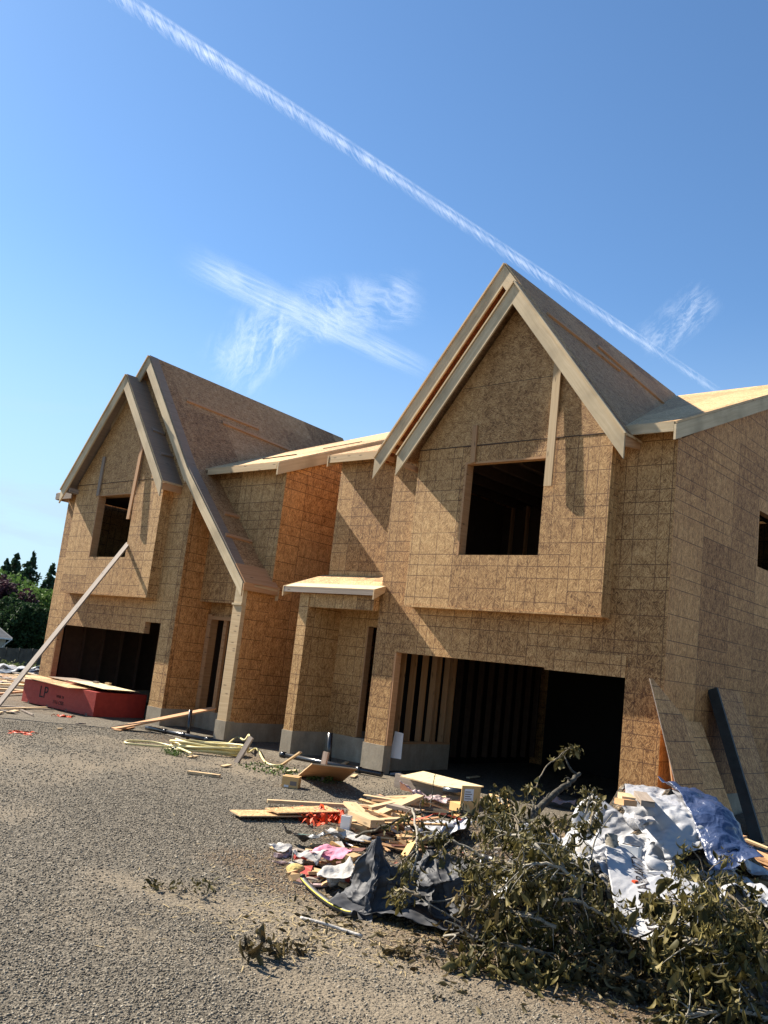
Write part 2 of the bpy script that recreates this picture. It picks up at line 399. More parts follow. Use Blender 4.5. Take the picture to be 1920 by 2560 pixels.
# floors, backs, interior closure
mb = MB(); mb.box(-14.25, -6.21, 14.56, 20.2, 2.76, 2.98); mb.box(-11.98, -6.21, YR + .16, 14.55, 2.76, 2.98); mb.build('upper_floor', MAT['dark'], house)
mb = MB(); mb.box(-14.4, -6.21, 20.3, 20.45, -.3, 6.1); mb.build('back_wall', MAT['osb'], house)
mb = MB(); mb.box(-12.3, -6.25, 20.2, 20.25, -.3, 2.75); mb.build('shade_lining', MAT['black'], house)  # black sheet before the back wall, darkness put into its colour
mb = MB(); mb.box(-6.26, -6.22, 13.5, 20.2, .0, 2.75); mb.build('shade_lining', MAT['dark'], house)  # side sheet with the garage shade put into its colour
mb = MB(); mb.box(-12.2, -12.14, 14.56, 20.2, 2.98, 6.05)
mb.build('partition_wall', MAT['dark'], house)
for k in range(7):   # joists seen through the bay window, and studs behind them
    mb = MB(); x = -11.6 + k * .62; mb.beam((x, 13.45, 6.02), (x, 19.8, 6.02), .045, .19); mb.build('ceiling_joist', MAT['dark'], house)  # joists darkened by colour to look unlit
for k in range(10):
    mb = MB(); x = -15.6 + k * .41 + 2.6; mb.beam((x, 17.2, 2.98), (x, 17.2, 6.0), .045, .1, up=(0, 1, 0)); mb.build('stud', MAT['fir'], house)
mb = MB(); mb.box(-12.1, -6.25, 17.3, 17.36, 2.98, 6.0); mb.build('partition_wall', MAT['dark'], house)

for bx in ((-12.0, -6.25, 13.42, 20.2, 6.13, 6.15),):
    mb = MB(); mb.box(*bx); mb.build('attic_light_block', MAT['dark'], house)  # added board above the joists, stops light leaking into the room
# ---------------- roof planes
def slab(pts, th=.05, m=0, mb=None, down=(0, 0, -1), mside=None, off=(0, 0)):
    mb = mb or MB(); mb.prism(pts, Vector(down) * th, m, mside, off=off); return mb
def gable(apex, y0, y1, xl, xr, sl, sr, mat, name, dz=0., th=.045, kink=None, ml=None, parent=None, strip=None):
    parent = parent or house
    """two roof slopes along y; dz = ridge drop per metre"""
    ax, az = apex
    r = thing_part = None
    out = []
    for side, xe, s in (('l', xl, sl), ('r', xr, sr)):
        prof = [(ax, az)]
        if side == 'r' and kink: prof += [kink]; 
        if side == 'r' and kink: prof += [(xe, kink[1] - s * abs(xe - kink[0]))]
        else: prof += [(xe, az - s * abs(xe - ax))]
        mb = MB()
        for i in range(len(prof) - 1):
            (xa, za), (xb, zb) = prof[i], prof[i + 1]
            y1_ = y1[i] if hasattr(y1, '__len__') else y1
            pts = [(xa, y0, za), (xb, y0, zb), (xb, y1_, zb - dz * (y1_ - y0)), (xa, y1_, za - dz * (y1_ - y0))]
            mb.prism(pts, (0, 0, -th), 0, 1, off=(i * 1.7 + .3, .2))
        out.append(mb.build(name, [MAT[mat if side == 'r' or not ml else ml], MAT['osb_red'] if side == 'l' and ml is None else MAT['pine']], parent))
    return out
DZ = .034
# big right gable
gable((-9.49, 9.74), 12.87, 20.42, -12.28, -6.66, 1.287, 1.28, 'osb_roof', 'roof', DZ)
# underside of its overhang (reddish boards)
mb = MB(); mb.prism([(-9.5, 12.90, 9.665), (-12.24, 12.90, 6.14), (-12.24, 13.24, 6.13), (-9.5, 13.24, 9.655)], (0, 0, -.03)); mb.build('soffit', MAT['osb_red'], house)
# small bay gable in front
gable((-9.10, 9.22), 12.69, 12.868, -11.51, -6.66, 1.29, 1.275, 'osb_roof', 'bay_roof', 0.)
mb = MB(); mb.prism([(-9.10, 12.869, 9.20), (-11.51, 12.869, 6.09), (-11.51, 13.24, 6.09), (-9.10, 13.24, 9.20)], (0, 0, -.045)); mb.build('bay_roof', MAT['osb_roof'], house)
# rake (barge) boards: plumb-cut ends
def rake(x0, z0, x1, z1, y, v=.40, t=.038, name='barge_board', mat='primed', mid=None, z0b=None):
    """board in the plane y, top edge (x0,z0)-(x1,z1), v = plumb height"""
    mb = MB(); P0, P1 = Vector((x0, y, z0)), Vector((x1, y, z1)); d = (P1 - P0); L = d.length
    o = rng.random() * 9
    q = [P0, P1, P1 - Vector((0, 0, v)), P0 - Vector((0, 0, v))]; dn = d.normalized(); up = Vector((0, 1, 0)).cross(dn)
    uv = [((p - P0).dot(dn) + o, (p - P0).dot(up)) for p in q]
    mb.quad(q, 0, uv=uv); mb.quad([p + Vector((0, t, 0)) for p in q][::-1], 0, uv=uv[::-1])
    for i in range(4):
        j = (i + 1) % 4; a, b = q[i], q[j]; mb.quad([a, b, b + Vector((0, t, 0)), a + Vector((0, t, 0))], 0, uv=[uv[i], uv[j], (uv[j][0], uv[j][1] + t), (uv[i][0], uv[i][1] + t)])
    return mb.build(name, MAT[mat], house)
F = .008
rake(-9.49, 9.685, -12.27, 6.105, 12.85, .42); rake(-9.49, 9.685, -9.14, 9.24, 12.85, .42)
rake(-9.10, 9.165, -11.50, 6.065, 12.67, .40); rake(-9.10, 9.165, -6.68, 6.075, 12.67, .40)
# thin drip edges on top of the rake boards
def edge(p0, p1, w=.045, h=.025, name='roof_edge', mat='pine'):
    mb = MB(); mb.beam(p0, p1, w, h); return mb.build(name, MAT[mat], house)
edge((-9.49, 12.85, 9.715), (-12.28, 12.85, 6.125), .06, .03); edge((-9.10, 12.67, 9.195), (-11.51, 12.67, 6.085), .06, .03); edge((-9.10, 12.67, 9.195), (-6.66, 12.67, 6.085), .06, .03, mat='primed')
# lookouts under the left tips
for x, y0 in ((-12.1, 12.9), (-11.98, 12.9), (-11.86, 12.9), (-11.32, 12.72)):
    mb = MB(); zz = (9.62 - 1.287 * abs(x + 9.49)) if x < -11.6 else 5.98; mb.beam((x, y0, zz - .10), (x, 13.24, zz - .10), .04, .10); mb.build('lookout', MAT['orange_wood'], house)
mb = MB(); mb.beam((-6.70, 12.715, 5.98), (-6.70, 13.24, 6.06), .035, .18); mb.build('lookout', MAT['orange_wood'], house)
# main roof, right
def mainroof(x0, x1, ye, ze, yr, name='roof', mat='osb_roof_new', s=RS, th=.045):
    zr = ze + s * (yr - ye); mb = MB()
    mb.prism([(x0, ye, ze), (x1, ye, ze), (x1, yr, zr), (x0, yr, zr)], (0, 0, -th), 0, 1)
    yb = yr + (yr - ye); mb.prism([(x0, yr + .001, zr), (x1, yr + .001, zr), (x1, yb, ze), (x0, yb, ze)], (0, 0, -th), 0, 1)
    return mb.build(name, [MAT[mat], MAT['pine']], house)
mainroof(-7.02, -5.93, 12.93, zmain(12.93), 20.3)
mainroof(-9.45, -7.021, 13.45, zmain(13.45), 20.3)
mb = MB(); mb.box(-7.0, -5.972, 12.90, 12.929, 6.125, 6.285); mb.build('gutter_board', MAT['primed'], house)
def siderake(x, y0, z0, y1, z1, v=.24, t=.038, mat='primed'):
    mb = MB(); q = [Vector((x, y0, z0)), Vector((x, y1, z1)), Vector((x, y1, z1 - v)), Vector((x, y0, z0 - v))]
    dn = (q[1] - q[0]).normalized(); o = rng.random() * 9; up = Vector((-1, 0, 0)).cross(dn)
    uv = [((p - q[0]).dot(dn) + o, (p - q[0]).dot(up)) for p in q]
    mb.quad(q, 0, uv=uv); mb.quad([p - Vector((t, 0, 0)) for p in q][::-1], 0, uv=uv[::-1])
    for i in range(4):
        j = (i + 1) % 4; mb.quad([q[i], q[j], q[j] - Vector((t, 0, 0)), q[i] - Vector((t, 0, 0))], 0, uv=[uv[i], uv[j], (uv[j][0], uv[j][1] + t), (uv[i][0], uv[i][1] + t)])
    return mb.build('barge_board', MAT[mat], house)
siderake(-5.93, 12.90, zmain(12.90) - .05, 20.3, zmain(20.3) - .05, .25)

# ---------------- right house: recessed wall and porch
YA = 14.05
wall('wall', 'y', YA, -14.41, -12.05, .49, 6.62, [(-13.05, -12.42, .49, 2.79)], off=(.5, .3))
mb = MB(); mb.box(-13.05, -13.01, YA + .003, YA + .16, .50, 2.78); mb.build('door_frame', MAT['fir'], house)
mb = MB(); mb.box(-14.41, -14.26, YA + .151, 20.3, .49, 6.5); mb.build('side_wall', MAT['osb_side'], house)
zA = lambda y: zmain(y) - .07
mainroof(-14.56, -9.2, 13.78, zA(13.78), 20.3)
mb = MB(); mb.box(-14.53, -12.2, 13.75, 13.779, zA(13.78) - .19, zA(13.78) - .035); mb.build('gutter_board', MAT['pine'], house)
mb = MB(); mb.prism([(-14.56, 13.74, zA(13.74) - .01), (-14.56, 20.3, zA(20.3) - .01), (-14.56, 20.3, zA(20.3) - .2), (-14.56, 13.74, zA(13.74) - .26)], (-.03, 0, 0)); mb.build('barge_board', MAT['pine'], house)
mb = MB(); mb.box(-14.16, -13.88, 13.05, YA - .001, .49, 3.34, off=(.15, .4)); mb.build('porch_wall', MAT['osb'], house)
mb = MB(); mb.box(-13.879, -12.041, 13.07, 13.22, 3.06, 3.34, off=(.3, .2)); mb.build('porch_beam', MAT['osb'], house)
porch = MB()
PZ = lambda y: 3.47 + .36 * (y - 12.95)
porch.prism([(-14.57, 12.95, PZ(12.95)), (-11.95, 12.95, PZ(12.95)), (-11.95, 13.245, PZ(13.245)), (-14.57, 13.245, PZ(13.245))], (0, 0, -.02), 2, 1)
porch.prism([(-14.57, 13.2451, PZ(13.245)), (-12.045, 13.2451, PZ(13.245)), (-12.045, YA - .001, PZ(YA)), (-14.57, YA - .001, PZ(YA))], (0, 0, -.02), 0, 1)
pr = porch.build('porch_roof', [MAT['osb_roof_new'], MAT['pine'], MAT['ply_new']], house)
mb = MB(); mb.box(-14.59, -11.94, 12.92, 12.949, 3.345, 3.455); mb.build('fascia', MAT['grey_wood'], pr)
mb = MB(); q = [(-14.57, 12.915, PZ(12.95) - .005), (-14.57, YA, PZ(YA) - .005), (-14.57, YA, PZ(YA) - .14), (-14.57, 12.915, PZ(12.95) - .22)]; mb.prism(q, (-.03, 0, 0)); mb.build('fascia', MAT['pine'], pr)
mb = MB(); q = [(-11.95, 12.915, PZ(12.95) - .005), (-11.95, 13.24, PZ(13.24) - .005), (-11.95, 13.24, PZ(13.24) - .13), (-11.95, 12.915, PZ(12.95) - .21)]; mb.prism(q, (.028, 0, 0)); mb.build('fascia', MAT['pine'], pr)

# toe boards nailed on the steep slopes
def toe(pts, p0, n, mat='orange_wood', w=.085, h=.04):
    a, b = [onP(x, y, p0, n) for x, y in pts]; nn = Vector(n).normalized()
    mb = MB(); mb.beam(a + nn * (h / 2 + .002), b + nn * (h / 2 + .002), w, h, up=nn); mb.build('toe_board', MAT[mat], house)
r5 = lambda x, y: (1300 + x * .3737, 700 + y * .3737)
pR, nR = (-9.49, 12.87, 9.74), (1.28, DZ, 1)
toe([r5(180, 230), r5(660, 607)], pR, nR); toe([r5(515, 447), r5(955, 827)], pR, nR)
# ================================================================ LEFT HOUSE (measured nearer, set back by KL about the eye point)
MB.K = 1.083
house = thing('unfinished_house', 'farther bare strand board house, one roof slope sweeping down low beside its entry', 'house', tuple(_O + MB.K * (np.array([-20, 12.1, 0]) - _O)), 'unfinished twin houses')
YL, YLB = 12.10, 11.82
for bx in ((-14.9, -14.70, 12.171, 18.9, -.5, .53), (-15.04, -14.70, 11.95, 12.17, -.5, .55), (-17.19, -14.901, 13.03, 13.25, -.5, .55),
           (-17.35, -17.15, 12.251, 13.029, -.5, .53), (-17.70, -17.15, 12.08, 12.25, -.5, .53), (-22.92, -22.33, 12.08, 12.30, -.5, .53), (-22.92, -22.7, 12.301, 19., -.5, .53)):
    found('', *bx)
studs(-22.66, 12.5, 18.5, .2, 2.75, .60, mat='dark')  # studs darkened by colour to look unlit
mb = MB(); mb.box(-22.33, -22.29, YL + .004, YL + .16, .535, 2.125); mb.build('garage_jamb', MAT['fir'], house)
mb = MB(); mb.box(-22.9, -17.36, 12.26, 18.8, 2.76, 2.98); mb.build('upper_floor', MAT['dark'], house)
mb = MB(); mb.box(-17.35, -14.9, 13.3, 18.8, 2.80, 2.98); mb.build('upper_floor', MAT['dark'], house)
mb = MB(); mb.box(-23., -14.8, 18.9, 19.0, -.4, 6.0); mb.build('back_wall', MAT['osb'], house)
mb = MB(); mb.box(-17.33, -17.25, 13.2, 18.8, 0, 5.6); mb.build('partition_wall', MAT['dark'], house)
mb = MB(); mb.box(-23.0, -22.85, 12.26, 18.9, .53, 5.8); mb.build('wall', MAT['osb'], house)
mb = MB(); mb.box(-22.80, -22.76, 12.3, 18.6, .0, 2.75); mb.build('shade_lining', MAT['dark'], house)  # inner wall face with shade put into its colour
mb = MB(); mb.box(-22.75, -17.4, 17.0, 17.05, -.2, 2.75); mb.build('shade_lining', MAT['black'], house)  # black sheet standing in for the dark depth of the garage
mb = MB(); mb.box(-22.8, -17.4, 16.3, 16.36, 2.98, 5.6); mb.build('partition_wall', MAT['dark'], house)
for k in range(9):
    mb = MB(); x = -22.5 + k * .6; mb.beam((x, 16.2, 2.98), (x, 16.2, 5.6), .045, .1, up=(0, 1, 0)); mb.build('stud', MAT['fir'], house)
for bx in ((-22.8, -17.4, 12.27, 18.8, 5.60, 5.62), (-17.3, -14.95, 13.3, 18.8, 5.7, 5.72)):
    mb = MB(); mb.box(*bx); mb.build('attic_light_block', MAT['dark'], house)  # added boards that keep attic light out of the rooms
# ---------------- left house: recessed wall beside the long roof slope
XB, YC = -14.72, 12.70
wall('side_wall', 'x', XB + .003, YC + .001, 18.9, .53, 6.03, mat='osb_side', off=(.1, .5))
mb = MB(); mb.prism([(XB + .006, YC + .001, 6.03), (XB + .006, 18.9, 6.03), (XB + .006, 18.85, 8.62)], (-.15, 0, 0)); mb.build('side_gable', MAT['osb_side'], house)
wall('side_wall', 'x', XB + .003, 12.07, YC, .53, 3.36, mat='osb_side', off=(.6, .2))
wall('wall', 'y', YC, -17.6, XB - .001, 3.0, 6.15, off=(.4, .2))
zmid = lambda y: 6.11 + RS * (y - 12.4)
mainroof(-17.45, XB + .06, 12.40, zmid(12.40), 18.85)
mb = MB(); mb.box(-17.15, XB + .02, 12.37, 12.399, 5.94, 6.075); mb.build('gutter_board', MAT['pine'], house)
siderake(XB + .10, 12.35, zmid(12.35) - .02, 18.85, zmid(18.85) - .02, .27)
for (a, b) in (((955, 240), (1275, 183)), ((455, 328), (735, 290))):
    n = (0, -RS, 1); p = [onP(520 + x * .3014, 1050 + y * .3014, (0, 12.4, zmid(12.4)), n) for x, y in (a, b)]
    mb = MB(); mb.beam(p[0] + Vector((0, 0, .012)), p[1] + Vector((0, 0, .012)), .05, .012); mb.build('sheet_edge', MAT['dark'], house)
YL, YLB = 12.10, 11.82
wall('wall', 'y', YL, -22.90, -17.17, .53, 5.66, [(-22.33, -17.70, .0, 2.13), (-18.33, -17.70, 2.0, 2.40), (-21.9, -18.1, 3.1, 5.5)], off=(.25, .35))
bl = wall('bay_window', 'y', YLB, -22.02, -18.02, 2.97, 5.79, [(-20.86, -19.20, 3.885, 5.475)], t=.13, off=(.1, .25))
bl['label'] = 'box bay with an empty window opening'
mb = MB(); mb.prism([(-22.02, YLB - .004, 5.795), (-18.02, YLB - .004, 5.795), (-20.0, YLB - .004, 8.25)], (0, .13, 0)); mb.build('gable_panel', MAT['osb_back'], bl)
mb = MB(); mb.box(-18.15, -18.02, YLB + .131, YL - .001, 2.97, 5.8, off=(.4, 0)); mb.box(-22.02, -21.89, YLB + .131, YL - .001, 2.97, 5.8); mb.box(-22.02, -18.02, YLB + .02, YL - .001, 2.945, 2.969)
mb.build('side_wall', MAT['osb'], bl)
mb = MB(); mb.box(-22.04, -18.0, YLB - .02, YLB + .02, 2.94, 2.967); mb.build('bottom_trim', MAT['osb'], bl)
mb = MB(); mb.box(-22.0, -18.04, YLB - .008, YLB - .002, 5.785, 5.80); mb.build('panel_joint', MAT['dark'], bl)
mb = MB(); mb.box(-20.86, -19.20, YLB - .008, YLB + .13, 5.46, 5.49); mb.box(-20.89, -20.845, YLB - .004, YLB + .20, 3.88, 5.49); mb.build('window_frame', MAT['fir'], bl)
mb = MB(); mb.beam((-19.12, YLB - .05, 6.9), (-19.15, YLB - .11, 4.80), .12, .036, up=(0, 1, 0)); mb.build('nailed_board', MAT['orange_wood'], bl)
mb = MB(); mb.beam((-20.87, YLB - .03, 6.5), (-20.88, YLB - .03, 5.47), .11, .036, up=(0, 1, 0)); mb.build('nailed_board', MAT['grey_wood'], bl)
gable((-20.0, 8.55), 11.53, 12.098, -22.32, -17.66, 1.25, 1.24, 'ply', 'bay_roof', 0., ml='ply')
rake(-20.0, 8.50, -22.31, 5.62, 11.51, .35); rake(-20.0, 8.50, -17.68, 5.62, 11.51, .35)
edge((-20.0, 11.51, 8.53), (-22.32, 11.51, 5.63), .06, .03)
mb = MB(); mb.beam((-17.69, 11.55, 5.52), (-17.69, 12.09, 5.52), .03, .15); mb.build('fascia', MAT['orange_wood'], house)
for x in (-22.1, -21.95):
    mb = MB(); mb.beam((x, 11.56, 5.62), (x, 12.09, 5.62), .04, .12); mb.build('lookout', MAT['grey_wood'], house)
# big gable with the long swept right slope
K = (-17.25, 6.06); E_ = (-14.60, 3.39)
mb = MB(); DL = .039
for i, (a, b, y1) in enumerate((((-19.64, 9.11), K, 19.03), (K, E_, 12.78))):
    mb.prism([(a[0], 12.13, a[1] - DL * .26), (b[0], 12.13, b[1] - DL * .26), (b[0], y1, b[1] - DL * (y1 - 11.87)), (a[0], y1, a[1] - DL * (y1 - 11.87))], (0, 0, -.045), 0, 1, off=(.4, .3))
mb.build('roof', [MAT['osb_roof'], MAT['pine']], house)
mb = MB()
for a, b in (((-19.64, 9.11), K), (K, (-15.0, 3.79))):
    mb.prism([(a[0], 11.87, a[1] + .004), (b[0], 11.87, b[1] + .004), (b[0], 12.129, b[1] - .006), (a[0], 12.129, a[1] - .006)], (0, 0, -.045))
mb.build('roof', MAT['ply'], house)
mb = MB(); mb.prism([(-15.0, 11.87, 3.795), (E_[0], 11.87, E_[1] + .004), (E_[0], 12.80, E_[1] + .004), (-15.0, 12.80, 3.795)], (0, 0, -.03)); mb.build('roof', MAT['orange_wood'], house)
mb = MB(); mb.prism([(-19.641, 11.87, 9.11), (-22.3, 11.87, 5.715), (-22.3, 19.03, 5.435), (-19.641, 19.03, 8.83)], (0, 0, -.045), 0, 0); mb.build('roof', MAT['osb_roof'], house)
rake(-19.64, 9.06, -17.25, 6.01, 11.845, .36); rake(-17.25, 6.01, -14.66, 3.40, 11.845, .30); rake(-19.64, 9.06, -20.9, 7.46, 11.845, .30)
edge((-19.64, 11.845, 9.09), (-20.9, 11.845, 7.48), .06, .03)
mb = MB(); mb.box(-14.64, -14.604, 11.85, 12.82, 3.23, 3.372); mb.build('fascia', MAT['orange_wood'], house)
mb = MB(); mb.box(-14.68, -14.60, 12.80, 12.83, 3.12, 3.40); mb.build('fascia', MAT['pine'], house)
# gable wall above the small roof and behind the big rake
mb = MB(); zb = lambda x: (9.0 - 1.276 * abs(x + 19.64)) if x < -17.25 else 5.95 - 1.008 * (x + 17.25)
mb.prism([(-22.6, YL - .006, 5.56), (-17.171, YL - .006, 5.56), (-17.171, YL - .006, zb(-17.25)), (-19.64, YL - .006, 8.98)], (0, .1, 0)); mb.build('upper_wall', MAT['osb'], house)
wall('side_wall', 'x', -17.17, YL + .151, 13.05, .53, 5.9, mat='osb_side')
mb = MB(); mb.box(-17.32, -17.167, YL + .002, YL + .15, .53, 5.9); mb.build('side_wall', MAT['osb_side'], house)
wall('wall', 'y', 13.05, -17.169, -14.87, .55, 5.0, [(-17.02, -15.25, .56, 2.66)], off=(.8, .1))
ef = MB(); ef.box(-17.16, -17.02, 12.99, 13.06, .56, 2.74); ef.box(-17.019, -15.25, 12.99, 13.06, 2.62, 2.70); ef.box(-15.25, -15.13, 12.99, 13.06, .56, 2.74); ef.box(-16.62, -16.50, 13.05, 13.12, .56, 2.62)
ef.build('door_frame', MAT['fir'], house)
# narrow front end of the entry side wall: bare post
mb = MB(); mb.box(-15.02, -14.721, 11.97, 12.069, .55, 2.92); mb.build('post', MAT['pine'], house)
mb = MB(); mb.box(-15.03, -14.715, 11.94, 12.07, 2.921, 2.96); mb.box(-15.0, -14.86, 11.97, 12.069, 2.961, 3.32); mb.box(-14.855, -14.73, 11.96, 12.069, 2.961, 3.34); mb.build('post', MAT['primed'], house)
wall('side_wall', 'x', -15.02, 12.08, 13.04, .53, 3.6, t=.02)
# stub of eave sticking out past the far left corner
mb = MB(); mb.prism([(-23.15, 11.86, 5.66), (-22.0, 11.86, 5.66), (-22.0, 12.2, 5.79), (-23.15, 12.2, 5.79)], (0, 0, -.03)); mb.build('roof', MAT['osb_roof_new'], house)
mb = MB(); mb.box(-23.15, -22.3, 11.83, 11.859, 5.47, 5.64); mb.box(-23.15, -23.12, 11.86, 12.3, 5.46, 5.63); mb.build('gutter_board', MAT['grey_wood'], house)
rb = lambda x, y: (440 + x * .1808, 1130 + y * .1808); r7 = lambda x, y: (120 + x * .3014, 860 + y * .3014); r6 = lambda x, y: (520 + x * .3014, 1050 + y * .3014)
pL, nL = (-19.64, 11.87, 9.11), (1.276, DL, 1)
toe([r7(1145, 470), (645, 1073)], pL, nL); toe([r7(1445, 655), r6(665, 250)], pL, nL)
pK, nK = (K[0], 11.87, K[1]), (1.008, DL, 1)
toe([rb(665, 850), rb(1000, 945)], pK, nK); toe([rb(680, 1150), rb(1190, 1290)], pK, nK)
pS, nS = (-20.0, 11.53, 8.55), (1.24, 0, 1)
toe([r7(865, 712), r7(960, 750)], pS, nS, 'grey_wood'); toe([r7(930, 912), r7(1030, 935)], pS, nS, 'grey_wood')
MB.K = 1.0
# ================================================================ light, sky, render settings
SUN = Vector((-1, -.175, .84)).normalized()      # towards the sun
elev = math.asin(SUN.z); az = math.atan2(SUN.x, SUN.y)
w = bpy.data.worlds.new('World'); scene.world = w; w.use_nodes = True
nt = w.node_tree; nt.nodes.clear()
sky = nt.nodes.new('ShaderNodeTexSky'); sky.sky_type = 'NISHITA'; sky.sun_disc = False
sky.sun_elevation = elev; sky.sun_rotation = az; sky.altitude = 300; sky.air_density = 1.0; sky.dust_density = .3; sky.ozone_density = 3.0
class _W: pass
g = G.__new__(G); g.nt = nt
tc = g.node('ShaderNodeTexCoord', out=0); dx, dy, dz_ = g.sep(tc)
col = S(nt, sky.outputs[0])
col = g.mix(1., col, (.84, 1.05, 1.17), 'MULTIPLY')
# pale milky band low over the horizon with faint streaks of thin cloud
streak = g.noise(g.vm('MULTIPLY', tc, (2., 2., 16.)), 1.6, 5, .6, .6)
hz = g.mr(dz_, .0, .42, 1., 0., smooth=True)
fac = hz * .85 + g.mr(streak, .5, .72) * g.mr(dz_, .02, .3, .45, 0.)
col = g.mix(fac.f('MINIMUM', .9), col, (3.9, 5.2, 6.3))
bg = nt.nodes.new('ShaderNodeBackground'); nt.links.new(col.k, bg.inputs[0]); bg.inputs[1].default_value = .06
wo = nt.nodes.new('ShaderNodeOutputWorld'); nt.links.new(bg.outputs[0], wo.inputs[0])
sl = bpy.data.lights.new('sun', 'SUN'); sl.energy = 5.0; sl.angle = R(.53); sl.color = (1, .91, .78)
so = bpy.data.objects.new('sun', sl); COL.objects.link(so); so.rotation_euler = SUN.to_track_quat('Z', 'Y').to_euler()
scene.view_settings.view_transform = 'Standard'; scene.view_settings.look = 'None'; scene.view_settings.exposure = 1.38; scene.view_settings.gamma = 1
scene.cycles.max_bounces = 6; scene.cycles.diffuse_bounces = 4; scene.cycles.glossy_bounces = 2; scene.cycles.transparent_max_bounces = 12; scene.cycles.sample_clamp_indirect = 6
# ================================================================ ground
def sm(e0, e1, x):
    t = np.clip((x - e0) / (e1 - e0), 0, 1); return t * t * (3 - 2 * t)
_ph = nrng.random((14, 3)) * 6.28
def GH(x, y):
    """ground height"""
    x = np.asarray(x, float); y = np.asarray(y, float)
    r = np.hypot(x, y)
    h = -2.6 * sm(34, 95, r) * sm(-18, -34, x)
    n = 0
    for k in range(14):
        f = .35 * 1.38 ** k; a = _ph[k, 0]
        n = n + np.sin((x * math.cos(a) + y * math.sin(a)) * f + _ph[k, 1]) * np.sin((x * math.sin(a) - y * math.cos(a)) * f * .8 + _ph[k, 2]) * .02 / (1.28 ** k)
    near = sm(60, 30, r)
    h = h + n * near * np.where((y > 12.4) & (x > -23.5), .4, 1)
    # shallow trench in front of the entries where the drain pipes lie
    t = np.exp(-((y - (12.62 + .0 * (x + 15.5))) / .30) ** 2) * sm(-18.6, -17.9, x) * sm(-12.4, -13.2, x)
    h = h - .20 * t
    # spoil heap along the right wall
    h = h + .28 * np.exp(-((x + 5.75) / .5) ** 2 - ((y - 17.2) / 1.5) ** 2)
    return h
_pq = np.random.default_rng(19).random((9, 3)) * 6.28
def PATCH(x, y):
    # 0 loose stone .. 1 compacted fines
    n = 0
    for k in range(9):
        f = .55 * 1.42 ** k; a = _pq[k, 0]; n = n + np.sin((x * math.cos(a) + y * math.sin(a)) * f + _pq[k, 1] + .8 * np.sin(y * f * .6 + _pq[k, 2])) / (1.25 ** k)
    tr = np.exp(-((y - (5.1 + .33 * (x + 5.5))) / .42) ** 2) * 1.1 + np.exp(-((y - (3.9 + .33 * (x + 5.5))) / .35) ** 2) * .7
    return np.clip(.38 + .24 * n + tr * .45, 0, 1)
def gh(x, y): return float(GH(x, y))
ax_ = np.concatenate([-np.geomspace(900, 27, 34), np.arange(-26, 3, .09), np.geomspace(3.1, 400, 26)])
ay_ = np.concatenate([-np.geomspace(300, 1, 16), np.arange(-.5, 18.5, .09), np.geomspace(18.7, 1500, 40)])
X_, Y_ = np.meshgrid(ax_, ay_, indexing='ij'); Z_ = GH(X_, Y_)
me = bpy.data.meshes.new('ground')
nx, ny = X_.shape; idx = np.arange(nx * ny).reshape(nx, ny)
q = np.stack([idx[:-1, :-1], idx[1:, :-1], idx[1:, 1:], idx[:-1, 1:]], -1).reshape(-1, 4)
me.vertices.add(nx * ny); me.vertices.foreach_set('co', np.stack([X_, Y_, Z_], -1).astype(np.float32).ravel())
me.loops.add(q.size); me.loops.foreach_set('vertex_index', q.astype(np.int32).ravel())
me.polygons.add(len(q)); me.polygons.foreach_set('loop_start', np.arange(0, q.size, 4, dtype=np.int32)); me.polygons.foreach_set('loop_total', np.full(len(q), 4, np.int32))
me.polygons.foreach_set('use_smooth', np.ones(len(q), bool)); me.update(); me.validate()
at_p = me.attributes.new('patch', 'FLOAT', 'POINT'); at_p.data.foreach_set('value', PATCH(X_, Y_).astype(np.float32).ravel())
ground = bpy.data.objects.new('ground', me); COL.objects.link(ground); ground['kind'] = 'structure'
